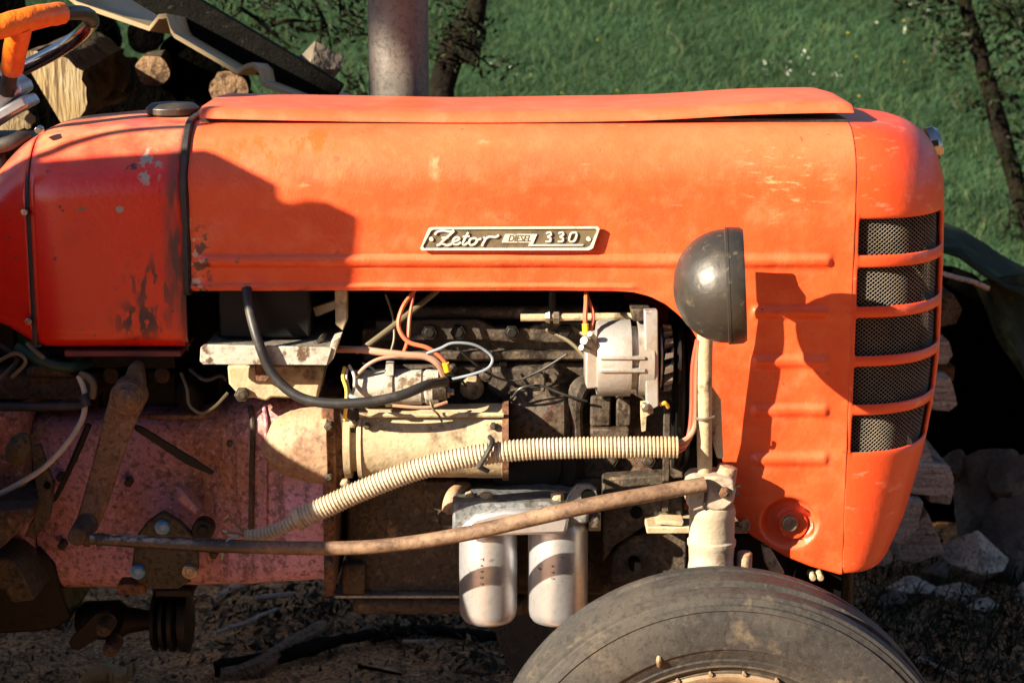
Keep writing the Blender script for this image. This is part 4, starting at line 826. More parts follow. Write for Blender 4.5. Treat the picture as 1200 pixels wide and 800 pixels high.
def rear_wheel(c, side):
    Rt, w, Rr = .64, .26, .36; h = w / 2
    b = B(); b.lathe(c, (0, 1 if side < 0 else -1, 0), [(-h * .7, Rr), (-h * .95, Rr + .05), (-h, Rr + .14), (-h * .96, Rt - .06), (-h * .8, Rt - .03), (0, Rt - .022), (h * .8, Rt - .03), (h * .96, Rt - .06), (h, Rr + .14), (h * .95, Rr + .05), (h * .7, Rr)], 72, False, False)
    t = b.build('rear_tyre', mat['tyre_rubber'], TR, smooth=40)
    b = B()
    for i in range(22):
        for sd in (-1, 1):
            a0 = 2 * math.pi * (i + (.5 if sd > 0 else 0)) / 22; ring = []
            pts = [c + Vector((math.cos(a0 + .0) * (Rt - .012), sd * .01, math.sin(a0) * (Rt - .012))), c + Vector((math.cos(a0 + .16) * (Rt - .016), sd * h * .8, math.sin(a0 + .16) * (Rt - .016))), c + Vector((math.cos(a0 + .2) * (Rt - .05), sd * h * .98, math.sin(a0 + .2) * (Rt - .05)))]
            b.tube(pts, .022, 5, smooth=False)
    b.build('tread_lugs', mat['tyre_rubber'], t, smooth=0)
    b = B(); s = -1 if side < 0 else 1
    b.lathe(c, (0, -s, 0), [(-h * .6, Rr + .01), (-h * .72, Rr + .014), (-h * .7, Rr - .01), (-h * .2, Rr - .04), (-h * .1, .2), (-h * .3, .17), (-h * .35, .08), (-h * .7, .07), (-h * .72, .001)], 48, False, False); b.build('rim', mat['rim_paint'], t)
rear_wheel(RWC, -1); rear_wheel(Vector((RWC.x - .05, 2 * HW - RWC.y, RWC.z)), 1)
FENDY = -.62                              # outer edge of the near fender
def toward_sun(px, py, Y, Yt):
    """the point of plane Yt on the sun's ray through what the photograph shows at (px, py, Y)"""
    p = P(px, py, Y); return p + TO_SUN * ((Yt - Y) / TO_SUN.y)
def fender(sgn):
    b = B(); rings = []
    yo = FENDY; yi = FENDY + .34
    if sgn > 0: yo, yi = 2 * HW - yo, 2 * HW - yi
    for a in np.linspace(R(20), R(175), 28):
        r = .735
        ring = []
        for rr, y in ((r - .12, yo), (r - .02, yo), (r, yo + (yi - yo) * .08), (r + .005, (yo + yi) / 2), (r, yi), (r - .38, yi)):
            ring.append(Vector((RWC.x + math.cos(a) * rr, y, RWC.z + math.sin(a) * rr)))
        rings.append(ring)
    b.rings(rings, closed=False); return b.build('rear_fender', mat['tank_paint'], TR, solid=.003, smooth=45)
nf = fender(-1); fender(1)
# unseen plate added over the near fender, outlined to shade tank and hood
out = [(-260, 150), (40, 182), (140, 174), (218, 166), (240, 174), (325, 217), (328, 237), (345, 240), (362, 236), (385, 238), (421, 255), (411, 340), (330, 372), (246, 404), (232, 430), (228, 500), (150, 620), (-260, 640)]
q = [toward_sun(x, y, 0, FENDY + .04) for x, y in out]; n = len(q)
b = B(); b.add(q + [v + Vector((0, .004, 0)) for v in q], [tuple(range(n)), tuple(range(2 * n - 1, n - 1, -1))] + [(i, i + n, (i + 1) % n + n, (i + 1) % n) for i in range(n)])
ps = b.build('shade_plate', mat['tank_paint'], TR, smooth=0)
b = B()
for x in (-2.05, -1.6): b.cyl((x, FENDY + .06, 1.30), (x, FENDY + .06, 1.62), .014, 10)
b.build('shade_plate_posts', mat['black_iron'], ps)
b = B(); b.tube([toward_sun(x, y, Yq, FENDY + .04) for x, y, Yq in ((-200, 190, 0), (0, 172, .0), (60, 158, .02), (110, 148, .04), (175, 142, .06), (225, 138, .07), (240, 120, .1))], .008, 8, 6); b.build('shade_rail', mat['black_iron'], ps)  # unseen tube added to cast the thin shadow along the tank top
b = B(); b.box((-2.0, .0, .42), (P(-40, 600, .1).x, .52, .95)); b.build('rear_axle_housing', mat['casting_paint'], TR, bevel=.03)
b = B(); b.cyl((RWC.x, RWC.y + .05, RWC.z), (RWC.x, 2 * HW - RWC.y - .05, RWC.z), .09); b.build('half_shaft', mat['casting_paint'], TR)
b = B(); b.box((-1.75, .08, .98), (-1.4, .44, 1.04)); b.box((-1.78, .1, 1.02), (-1.72, .42, 1.32)); b.build('driver_seat', mat['battery_black'], TR, bevel=.03)

# ---- steering wheel and its column
SWY = HW - .02
c0 = P(-34, 76, SWY); k = PS(0, 60, SWY, 1)
e1 = (Vector((165, 0, 70)).normalized()); e2 = Vector((-.03, 1, -.165)).normalized(); e2 = (e2 - e1 * e2.dot(e1)).normalized(); nrm = e1.cross(e2)
Rw = 150 * k
def rimpt(a, r=Rw): return c0 + e1 * (math.cos(a) * r) + e2 * (math.sin(a) * r)
b = B(); b.tube([rimpt(a) for a in np.linspace(0, 2 * math.pi, 49)], 8.5 * k, 12, smooth=False); sw = b.build('steering_wheel', mat['lamp_paint'], TR)
b = B(); b.tube([rimpt(a) for a in np.linspace(R(-24), R(-118), 36)], [12.5 * k, 14 * k, 13 * k, 14.5 * k, 14 * k, 13 * k], 14, sub=2); b.build('rim_wrap', mat['tape_orange'], sw, jitter=.0015, jscale=60)
b = B(); b.tube([rimpt(a) for a in np.linspace(R(18), R(150), 40)], 9.5 * k, 12, smooth=False); b.build('rim_metal', mat['chrome'], sw)
tb = min((rimpt(R(a)) for a in range(-120, -30)), key=lambda v: abs(600 + FPX * v.x / dep(v) - 25))
b = B(); b.tube([tb, tb.lerp(P(14, 82, SWY - .05), .5), P(14, 81, SWY - .05)], [15 * k, 13.5 * k, 13 * k], 14); b.build('spoke_wrap', mat['tape_orange'], sw, jitter=.0015, jscale=60)
b = B(); b.tube([P(13, 80, SWY - .05), P(8, 110, SWY - .03)], 9 * k, 12); b.tube([P(8, 100, SWY - .03), c0], 8 * k, 10); b.build('spoke', mat['lamp_paint'], sw)
b = B(); b.poly([(-60, 120), (-2, 80), (22, 98), (26, 108), (-60, 172)], SWY - .03, SWY + .06); b.poly([(-60, 160), (26, 112), (34, 124), (2, 142), (-60, 182)], SWY - .04, SWY + .05); b.build('column_cover', mat['filter_white'], TR, bevel=.005)
b = B(); b.ptube([(-30, 178, .12), (10, 168, .12), (32, 158, .14)], 9, 12); b.build('column_tube', mat['cable_black'], TR)
b = B(); b.pbox(-120, 170, 20, 420, .12, .4); b.build('dash_panel', mat['black_iron'], TR, bevel=.01)

# ---- exhaust stack
b = B(); EY = .585; X = P(467, 60, EY).x; b.lathe((X, EY, .95), (.0, 0, 1), [(0, .03), (.2, .03), (.22, PS(467, 100, EY, 35.5)), (.70, PS(467, 100, EY, 35)), (1.0, PS(467, 100, EY, 35)), (1.02, .03), (1.4, .03), (1.41, .026), (1.41, .002)], 48); b.build('exhaust_stack', mat['exhaust_steel'], TR, smooth=40, jitter=.001, jscale=9)
# ================================================================== GROUND, MEADOW
def hgt(x, y):
    h = 0.0
    if y > 3.4: h = .33 * (y - 3.4) - .33 * .8 * (1 - math.exp(-(y - 3.4) / .8))
    if y > 30: h = hgt(x, 30) + 6 * (1 - math.exp(-(y - 30) / 40))
    return h
def gh(x, y):
    d = .02 * mnoise.noise(Vector((x * 2.3, y * 2.3, 0))) + .012 * mnoise.noise(Vector((x * 7, y * 7, 3))) + .005 * mnoise.noise(Vector((x * 23, y * 23, 5)))
    return hgt(x, y) + d * (1 if -1 < y < 8 else .4)
D('soil', (.10, .054, .026), .95, layers=[dict(c=(.28, .125, .045), s=2.2, lo=.42, hi=.62, a=.8), dict(c=(.40, .22, .10), s=90, lo=.52, hi=.68, a=.7), dict(c=(.03, .02, .014), s=25, lo=.52, hi=.66, a=.8)], bump=[(50, .012), (220, .006)])
D('meadow_soil', (.035, .06, .02), .95, layers=[dict(c=(.05, .07, .025), s=3, lo=.4, hi=.65, a=.8)], bump=(20, .02))
def sheet(name, xs, ys, m, dz=0):
    b = B(); b.v = [(x, y, gh(x, y) + dz) for y in ys for x in xs]; n = len(xs)
    b.f = [(j * n + i, j * n + i + 1, (j + 1) * n + i + 1, (j + 1) * n + i) for j in range(len(ys) - 1) for i in range(n - 1)]; b.m = [0] * len(b.f)
    return tag(b.build(name, m, None, smooth=180, centre=False), kind='structure')
sheet('ground', np.concatenate([[-120, -40, -12, -5], np.arange(-2.6, 2.6, .03), [5, 12, 40, 120]]), np.concatenate([[-80, -30, -12, -5, -2, -1], np.arange(-.5, 3.2, .03), [3.35]]), mat['soil'])
sheet('meadow', np.concatenate([[-300, -100, -40, -16], np.arange(-9, 9.1, .25), [16, 40, 100, 300]]), np.concatenate([[3.3], np.arange(3.5, 14, .25), [16, 20, 26, 34, 50, 80, 140, 260, 500]]), mat['meadow_soil'], .004)

def island_mat(name, cols, rough=.6, trans=.3):
    m = bpy.data.materials.new(name); m.use_nodes = True; nt = m.node_tree; N = nt.nodes; L = nt.links; b = N['Principled BSDF']
    g = N.new('ShaderNodeNewGeometry'); cr = N.new('ShaderNodeValToRGB'); L.new(g.outputs['Random Per Island'], cr.inputs[0])
    e = cr.color_ramp.elements
    while len(e) < len(cols): e.new(.5)
    for i, c in enumerate(cols): e[i].position = i / (len(cols) - 1); e[i].color = (*c, 1)
    tc = N.new('ShaderNodeTexCoord'); t = N.new('ShaderNodeTexNoise'); t.inputs['Scale'].default_value = 1.6; L.new(tc.outputs['Object'], t.inputs['Vector'])
    hs = N.new('ShaderNodeHueSaturation'); mr = N.new('ShaderNodeMapRange'); mr.inputs['From Min'].default_value = .3; mr.inputs['From Max'].default_value = .7; mr.inputs['To Min'].default_value = .78; mr.inputs['To Max'].default_value = 1.22
    L.new(t.outputs['Fac'], mr.inputs['Value']); L.new(mr.outputs[0], hs.inputs['Value']); L.new(cr.outputs[0], hs.inputs['Color'])
    L.new(hs.outputs[0], b.inputs['Base Color']); b.inputs['Roughness'].default_value = rough; b.inputs['Specular IOR Level'].default_value = .2
    if trans:
        tr = N.new('ShaderNodeBsdfTranslucent'); L.new(hs.outputs[0], tr.inputs[0]); mx = N.new('ShaderNodeMixShader'); mx.inputs[0].default_value = trans
        L.new(b.outputs[0], mx.inputs[1]); L.new(tr.outputs[0], mx.inputs[2]); L.new(mx.outputs[0], N['Material Output'].inputs[0])
    return m
mat['grass'] = island_mat('grass', [(.031, .075, .033), (.038, .09, .045), (.046, .097, .038), (.036, .082, .047), (.056, .10, .04)], .65, .25)
mat['leaf'] = island_mat('leaf', [(.018, .032, .008), (.03, .05, .012), (.014, .027, .008), (.045, .07, .015)], .5, .3)
mat['leaf_dark'] = island_mat('leaf_dark', [(.008, .013, .005), (.014, .021, .006), (.006, .011, .004)], .6, .2)
mat['weed'] = island_mat('weed', [(.007, .011, .002), (.014, .018, .004), (.004, .007, .002)], .7, .1)
mat['chip'] = island_mat('chip', [(.17, .11, .06), (.09, .06, .04), (.045, .03, .02), (.24, .17, .1), (.11, .075, .05)], .8, 0)
mat['petal'] = island_mat('petal', [(.6, .62, .55), (.5, .55, .45), (.7, .7, .62)], .6, .3)
mat['petal_yellow'] = island_mat('petal_yellow', [(.6, .5, .04), (.5, .45, .05)], .6, .3)

def np_mesh(name, V, F, m, parent=None, kind=None, loc=None):
    """V (n,3), F (k,3) numpy"""
    me = bpy.data.meshes.new(name); off = np.zeros(3) if loc is None else np.array(loc)
    V = V - off
    me.vertices.add(len(V)); me.vertices.foreach_set('co', V.astype(np.float32).ravel())
    me.loops.add(F.size); me.loops.foreach_set('vertex_index', F.astype(np.int32).ravel())
    me.polygons.add(len(F)); me.polygons.foreach_set('loop_start', np.arange(0, F.size, F.shape[1], dtype=np.int32)); me.polygons.foreach_set('loop_total', np.full(len(F), F.shape[1], dtype=np.int32))
    me.update(calc_edges=True); me.validate(); me.materials.append(m)
    o = bpy.data.objects.new(name, me); COL.objects.link(o); o.location = off; WPOS[o.name] = Vector(off)
    if parent: o.parent = parent; o.location = Vector(off) - wpos(parent)
    if kind: o['kind'] = kind
    return o
def blades(n, x0, x1, y0, y1, l0, l1, w, clump=.0, lean=.5):
    x = rng.uniform(x0, x1, n); y = y0 + (y1 - y0) * rng.uniform(0, 1, n)
    z = np.where(y > 3.4, .33 * (y - 3.4) - .264 * (1 - np.exp(-(np.maximum(y, 3.4) - 3.4) / .8)), 0)
    l = rng.uniform(l0, l1, n) * (0.9 + .25 * np.abs(np.sin(x * 3.1 + np.sin(y * 2.3) * 2)))
    a = rng.uniform(0, 2 * np.pi, n); ld = rng.normal(0, lean, (n, 2)) + np.array([.25, -.1]) * lean
    ww = w * rng.uniform(.6, 1.4, n)
    ux, uy = np.cos(a) * ww, np.sin(a) * ww
    base = np.stack([x, y, z - .01], 1)
    tip = base + np.stack([ld[:, 0] * l, ld[:, 1] * l, l * .95], 1)
    mid = base + np.stack([ld[:, 0] * l * .3, ld[:, 1] * l * .3, l * .6], 1)
    wv = np.stack([ux, uy, np.zeros(n)], 1)
    V = np.stack([base - wv, base + wv, mid + wv * .8, mid - wv * .8, tip], 1).reshape(-1, 3)
    i = np.arange(n)[:, None] * 5
    F = np.concatenate([i + np.array([[0, 1, 2]]), i + np.array([[0, 2, 3]]), i + np.array([[3, 2, 4]])], 1).reshape(-1, 3)
    return V, F
V, F = blades(560000, -4.2, 4.9, 4.9, 12.4, .05, .085, .0022, lean=.7)
Vb, Fb = blades(90000, -5.5, 8.5, 3.45, 5.0, .05, .10, .0032, lean=.7)
Vc, Fc = blades(110000, 4.8, 9.5, 4.9, 12.4, .05, .09, .0032, lean=.7)
Fb = Fb + len(V); Fc = Fc + len(V) + len(Vb)
np_mesh('meadow_grass', np.concatenate([V, Vb, Vc]), np.concatenate([F, Fb, Fc]), mat['grass'], kind='stuff')
mat['meadow_weed'] = island_mat('meadow_weed', [(.06, .10, .03), (.09, .115, .04), (.05, .09, .03), (.12, .12, .055), (.055, .10, .04)], .6, .25)
V, F = blades(7000, -4.2, 4.9, 4.9, 12.4, .08, .16, .002, lean=.5); np_mesh('meadow_weeds', V, F, mat['meadow_weed'], kind='stuff')
def quads(C, s, nrm_jit=1.0, asp=1.0):
    n = len(C); d1 = rng.normal(0, 1, (n, 3)); d1 /= np.linalg.norm(d1, axis=1)[:, None]
    d2 = rng.normal(0, 1, (n, 3)); d2 -= d1 * (d1 * d2).sum(1)[:, None]; d2 /= np.linalg.norm(d2, axis=1)[:, None]
    s = np.broadcast_to(np.asarray(s), (n,))[:, None]
    d3 = np.cross(d1, d2)
    V = np.stack([C - d1 * s, C + d2 * s * asp * .5 + d3 * s * .12, C + d1 * s, C - d2 * s * asp * .5 + d3 * s * .12], 1).reshape(-1, 3)
    i = np.arange(n)[:, None] * 4
    return V, np.concatenate([i + np.array([[0, 1, 2]]), i + np.array([[0, 2, 3]])], 1).reshape(-1, 3)
def flower_field(name, m, heads, sz, spread, k):
    cs = []
    for px, py in heads:
        Y = 6.0
        for _ in range(40):               # where that pixel's ray meets the slope
            p = P(px, py, Y)
            if p.z < hgt(p.x, Y) + .12: break
            Y += .15
        cs.append(np.array(p) + rng.normal(0, spread, (k, 3)))
    V, F = quads(np.concatenate(cs), sz, asp=1.6); return np_mesh(name, V, F, m, kind='stuff')
fl = [(930 + rng.normal(0, 28), 72 + rng.normal(0, 13)) for _ in range(9)] + [(rng.uniform(560, 1100), rng.uniform(0, 110)) for _ in range(4)] + [(1065, 8), (1110, 8), (1060, 35), (1090, 14)]
flower_field('white_meadow_flowers', mat['petal'], fl, .007, .012, 4)
flower_field('yellow_meadow_flowers', mat['petal_yellow'], [(rng.uniform(560, 1150), rng.uniform(20, 300)) for _ in range(26)], .005, .006, 2)

# ================================================================== TREES
def tree(label, trunk_px, Y, r0, r1, crown_c, crown_r, nleaf, twigs, leafmat, group=None):
    pts = [P(x, y, Y) for x, y in trunk_px]; base = pts[0]
    g = Vector((base.x + (base.x - pts[1].x) * .6, Y, hgt(base.x, Y))); 
    top = Vector(crown_c) - Vector((0, 0, crown_r[2] * .5))
    t = thing('fruit_tree', tuple(g), label, 'tree', group)
    b = B(); b.tube([g - Vector((0, 0, .05))] + pts + [top], [r0 * 1.25, r0, r0 * .95, r1, r1, r1 * .35], 14, 6); tk = b.build('trunk', mat['bark_dark'], t, jitter=.012, jscale=9)
    br = B(); leaves = []
    for tw in twigs:                      # tw: list of (px, py, dY) drawn where the photograph shows them
        q = [P(x, y, Y + dy) for x, y, dy in tw[1]]; br.tube(q, [tw[0], tw[0] * .35], 6, 5)
        qq, _ = spline(q, 6)
        for p in qq[4:]:
            for _ in range(tw[2]): leaves.append(np.array(p) + rng.normal(0, tw[3], 3))
    for _ in range(7):
        a = random.uniform(0, 6.28); e = Vector(crown_c) + Vector((math.cos(a) * crown_r[0] * .7, math.sin(a) * crown_r[1] * .7, random.uniform(-.2, .6) * crown_r[2]))
        br.tube([top - (top - pts[-1]) * .1, top.lerp(e, .5) + Vector((0, 0, .15)), e], [r1 * .6, r1 * .15], 6, 5)
    tag(br.build('limbs', mat['bark_dark'], t), kind='stuff')
    V = []
    for _ in range(30):
        d = rng.normal(0, 1, 3); d /= np.linalg.norm(d); cc = np.array(crown_c) + d * np.array(crown_r) * rng.uniform(.35, 1)
        V.append(cc + rng.normal(0, .14, (nleaf // 30, 3)))
    V = np.concatenate(V); V1, F1 = quads(V, rng.uniform(.03, .055, len(V)), asp=.9)
    np_mesh('crown', V1, F1, leafmat, t, loc=crown_c)
    if leaves:
        L_ = np.array(leaves); V2, F2 = quads(L_, rng.uniform(.012, .028, len(L_)) * (.65 if Y < 4 else 1), asp=.8); np_mesh('twig_leaves', V2, F2, leafmat, t, loc=L_.mean(0))
    return t
tw = []
random.seed(5)
def hang(x0, y0, x1, y1, n=5, sag=8):
    return [(x0 + (x1 - x0) * i / n + random.uniform(-4, 4), y0 + (y1 - y0) * i / n + random.uniform(-sag, sag) * .5, random.uniform(-.1, .1)) for i in range(n + 1)]
main_ = [[(300, -40, 0), (286, -5, 0), (280, 14, 0), (268, 22, 0)], [(282, 10, 0), (300, 22, .05), (318, 38, .1), (336, 52, .1), (352, 58, .1)], [(350, -30, 0), (365, -2, 0), (378, 20, 0), (386, 46, .05), (388, 66, .05)],
         [(318, 30, .0), (340, 24, 0), (360, 26, .05), (380, 24, .05)], [(400, -30, 0), (398, 0, 0), (400, 30, 0)], [(378, 22, 0), (376, 40, 0), (375, 56, 0)], [(340, 30, 0), (356, 36, 0), (372, 36, 0), (388, 28, 0)]]
for q in main_: tw.append((.008, q, 1, .026))
for x0, y0, x1, y1 in ((300, -10, 330, 20), (330, -10, 350, 22), (372, -8, 420, 22), (405, 8, 432, 30), (410, -10, 436, 12), (384, 30, 410, 38), (400, 20, 428, 36), (330, 0, 300, 12), (350, 5, 370, 12), (420, 30, 436, 50), (300, 24, 330, 42), (312, 34, 306, 52), (395, 62, 410, 100), (406, 92, 432, 112), (410, 104, 428, 88), (322, 50, 340, 62), (250, -5, 275, 6)):
    tw.append((.004, hang(x0, y0, x1, y1), 1, .026))
for x0, y0, x1, y1 in ((556, 14, 512, 4), (548, 24, 515, 36), (535, 42, 506, 38), (540, 50, 505, 52), (560, 20, 572, 40), (552, 34, 566, 44), (548, 60, 562, 82), (552, 70, 590, 78), (575, 78, 612, 72), (530, 60, 508, 70), (506, -4, 540, 10)):
    tw.append((.004, hang(x0, y0, x1, y1), 1, .026))
tree('mossy leaning fruit tree trunk behind the exhaust stack', [(512, 330), (517, 130), (521, 95), (532, 55), (548, 20), (560, -10)], 3.0, .043, .037, (.2, 3.1, 4.6), (1.1, 1.0, .7), 2000, tw, mat['leaf_dark'])
tw2 = []
for x0, y0, x1, y1 in ((1130, 4, 1060, 0), (1126, 12, 1080, 20), (1140, 40, 1112, 55), (1138, 48, 1100, 60), (1150, 20, 1200, 6), (1152, 30, 1205, 24), (1160, 60, 1205, 40), (1165, 95, 1200, 80), (1170, 110, 1204, 130), (1175, 150, 1208, 170), (1148, 115, 1130, 122), (1176, 186, 1205, 196), (1090, -6, 1056, 10), (1192, 230, 1165, 300), (1190, 240, 1215, 262), (1180, 10, 1215, 50), (1155, 5, 1190, 18)):
    tw2.append((.006, hang(x0, y0, x1, y1), 3, .05))
tree('thin dark tree leaning across the field beyond the nose', [(1224, 330), (1203, 250), (1180, 180), (1166, 130), (1152, 75), (1138, 30), (1126, -10)], 5.2, .042, .036, (.9, 5.2, 4.7), (.9, .9, .6), 1800, tw2, mat['leaf_dark'])

# unseen tree added at the near left to shade the stones behind the nose
sd = np.array([1.5, 1.0, -.85]); cA = np.array([1.05, 1.8, .55]) - sd * 4.4
t = thing('unseen_shade_tree', (cA[0] - .2, cA[1] - .2, 0), 'unseen leafy tree added at the near left to shade the stones', 'tree')
tb_ = Vector(cA) - Vector((.2, .2, 0))
b = B(); b.tube([(tb_.x, tb_.y, -.05), (tb_.x + .05, tb_.y, 1.2), (tb_.x + .1, tb_.y + .1, 2.6), tuple(cA)], [.14, .12, .1, .04], 12, 6)
for a in range(6): b.tube([(tb_.x + .1, tb_.y + .1, 2.9), tuple(cA + np.array([.25 * math.cos(a), .25 * math.sin(a), -.2])), tuple(cA + np.array([.4 * math.cos(a), .3 * math.sin(a), .25]))], [.05, .03, .012], 7, 5)
b.build('trunk', mat['bark_dark'], t, jitter=.02, jscale=5)
V = []
for _ in range(70):
    d = rng.normal(0, 1, 2); d /= np.linalg.norm(d); q = rng.uniform(.0, 1) ** .6
    V.append(cA + sd * rng.uniform(-.35, .35) + np.array([d[0] * .42 * q, 0, d[1] * .55 * q]) + rng.normal(0, .07, (80, 3)))
V = np.concatenate(V); V1, F1 = quads(V, rng.uniform(.05, .08, len(V)), asp=1.1); np_mesh('crown', V1, F1, mat['leaf'], t, loc=cA)
# unseen timber building added behind the camera to cut the sky light
t = thing('unseen_barn', (4.0, -9.0, 0), 'unseen long dark timber building added behind the camera to cut the sky light', 'unseen_barn')
b = B(); b.box((-2.5, -13, -.05), (15, -8, 4.2)); b.build('wall', mat['wood_brown'], t, smooth=0)
b = B(); rs = []
for x in (-2.9, 15.4): rs.append([Vector((x, y, z)) for y, z in ((-13.6, 3.9), (-10.5, 7.2), (-7.4, 3.9), (-7.4, 4.0), (-10.5, 7.32), (-13.6, 4.0))])
b.rings(rs); b.build('roof', mat['rust'], t, smooth=0)
b = B(); b.box((3, -8.06, 0), (6.5, -8.01, 3.2)); b.build('door', mat['plank_old'], t, smooth=0)
# unseen plank shed added on the left to shade the ground
t = thing('unseen_shade_shed', (-5.2, -1.2, 0), 'unseen small dark plank shed added on the left to shade the ground', 'shed')
b = B(); b.box((-6.0, -2.0, -.05), (-4.45, -.5, 2.3)); b.build('wall', mat['wood_brown'], t, smooth=0)
b = B(); rs = []
for x in (-6.15, -4.3): rs.append([Vector((x, y, z)) for y, z in ((-2.2, 2.2), (-1.25, 2.95), (-.3, 2.2), (-.3, 2.26), (-1.25, 3.01), (-2.2, 2.26))])
b.rings(rs); b.build('roof', mat['plank_old'], t, smooth=0)
b = B(); b.box((-4.46, -1.6, 0), (-4.42, -.9, 1.9)); b.build('door', mat['wood_grey'], t, smooth=0)

# ================================================================== FIREWOOD AND WHAT COVERS IT
def log_mesh(name, p0, p1, r, kind='round', mats=('bark', 'wood_end'), label=None, group=None, n=18, a0=0, cat='firewood log'):
    p0 = Vector(p0); p1 = Vector(p1); ax = (p1 - p0); L_ = ax.length; ax.normalize()
    u = ax.cross(Vector((0, 0, 1))).normalized(); w = u.cross(ax)
    if kind == 'round': out = [(math.cos(2 * math.pi * k / n), math.sin(2 * math.pi * k / n)) for k in range(n)]
    elif kind == 'half': out = [(math.cos(a0 + math.pi * k / (n - 1)), math.sin(a0 + math.pi * k / (n - 1))) for k in range(n)]
    else:
        out = [(0, 0)] + [(math.cos(a0 + R(100) * k / (n - 2)), math.sin(a0 + R(100) * k / (n - 2))) for k in range(n - 1)]
    out = [(x * r * random.uniform(.92, 1.08), y * r * random.uniform(.92, 1.08)) for x, y in out]
    b = B(); rs = []
    for i in range(7):
        t = i / 6; rs.append([p0 + ax * (L_ * t) + (u * x + w * y) * (1 + .05 * mnoise.noise(Vector((x * 9, y * 9, t * 3)))) for x, y in out])
    b.rings(rs, False, False); b.mi = 1
    for rg, d in ((rs[0], -1), (rs[-1], 1)):
        cc = sum(rg, Vector()) / len(rg) + ax * (.004 * d); nn = len(rg)
        b.add([cc] + rg, [(0, 1 + k, 1 + (k + 1) % nn) for k in range(nn)])
    o = b.build(name, [mat[mats[0]], mat[mats[1]]], None, smooth=40, jitter=.006, jscale=14, fixn=True)
    return tag(o, label, cat, group)
WY = 1.25
log_mesh('firewood_log', P(52, 112, WY - .05), P(104, 84, WY + .42), PS(50, 110, WY, 50), 'half', label='split log with pale sunlit end beside the steering wheel', a0=R(-62))
log_mesh('firewood_log', P(14, 160, WY - .1), P(20, 150, WY + .4), PS(14, 160, WY, 24), 'half', label='pale split log low beside the tank, under the steering column', a0=R(20), mats=('wood_end', 'wood_end'))
log_mesh('firewood_log', P(82, 136, WY + .05), P(140, 120, WY + .3), PS(90, 136, WY, 16), 'quarter', label='thin splintered log lying along the tank top', a0=R(30), mats=('bark', 'wood_brown'))
log_mesh('firewood_log', P(178, 84, WY + .28), P(184, 76, WY + .75), PS(180, 82, WY, 20), 'round', label='small round log with sunlit rim deep in the stack', mats=('bark', 'wood_brown'))
log_mesh('firewood_log', P(268, 106, WY + .3), P(272, 98, WY + .8), PS(268, 104, WY, 24), 'round', label='brown round log end under the bent sheet', mats=('wood_shade_black', 'wood_brown'))
for i, (px, py, r) in enumerate(((150, 112, 42), (208, 112, 36), (142, 66, 24), (228, 86, 30), (300, 118, 28), (180, 134, 30), (238, 128, 26), (170, 42, 20), (120, 48, 22), (108, 24, 26), (60, 40, 34), (20, 60, 50), (-10, 110, 50), (70, 110, 50), (30, 140, 50), (118, 100, 44), (-20, 20, 50), (260, 130, 40), (204, 62, 18))):  # back logs carry the dark of the recess in their colour
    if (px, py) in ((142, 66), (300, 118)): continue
    log_mesh('firewood_log', P(px, py, WY + .7 + random.uniform(0, .15)), P(px + 4, py - 5, WY + 1.3), PS(px, py, WY + .7, r), 'round', label='log coloured black for shade in the stack under the sheet roof', group='dark logs in the stack', mats=('wood_shade_black', 'wood_shade_black'), n=14)
b = B()                                   # posts and rails that hold the stack's roof
for px in (-30, 330): 
    q = P(px, 100, WY + .9); b.box((q.x - .03, q.y - .03, 0), (q.x + .03, q.y + .03, q.z + .02))
o = b.build('stack_posts', mat['plank_old']); bpy.data.objects.remove(o)
zz = [(60, -22), (90, 2), (175, 31), (186, 17), (195, 16), (200, 33), (204, 39), (278, 82), (286, 76), (296, 73), (303, 80), (306, 95), (345, 110), (384, 124)]
b = B(); Ya = WY - .12; Yb = WY + .95; q = [P(x, y, Ya) for x, y in zz]; th = PS(200, 50, Ya, 3.6)
dz = Vector((0, 0, th)); back = [Vector((v.x + .02, Yb, v.z - .075)) for v in q]
n = len(q); vs = q + [v - dz * 1.6 for v in q] + back + [v - dz * 1.6 for v in back]; fs = []
for i in range(n - 1): fs += [(i, i + 1, n + i + 1, n + i), (2 * n + i, 2 * n + i + 1, i + 1, i), (n + i, n + i + 1, 3 * n + i + 1, 3 * n + i), (3 * n + i, 3 * n + i + 1, 2 * n + i + 1, 2 * n + i)]
fs += [(0, n, 3 * n, 2 * n), (n - 1, 2 * n - 1, 4 * n - 1, 3 * n - 1)]
b.add(vs, fs); tag(b.build('roofing_sheet', mat['sheet_tan'], None, smooth=0, bevel=.0008), 'bent tan corrugated sheet lying over the firewood stack', 'roofing sheet')
b = B(); e = P(180, -8, WY + .1), P(392, 118, WY + .1); d = (e[1] - e[0]).normalized(); up = Vector((-d.z, 0, d.x)); up = up if up.z > 0 else -up
wq = PS(280, 50, WY, 21); b.add([p + up * s + Vector((0, y, 0)) for p in (e[0] - d * .5, e[1]) for s in (-wq, wq) for y in (0, .05)], [(0, 1, 3, 2), (4, 6, 7, 5), (0, 4, 5, 1), (2, 3, 7, 6), (0, 2, 6, 4), (1, 5, 7, 3)])
tag(b.build('old_plank', mat['plank_old'], None, smooth=0, bevel=.004), 'dark weathered plank sloping down across the bent sheet', 'plank')
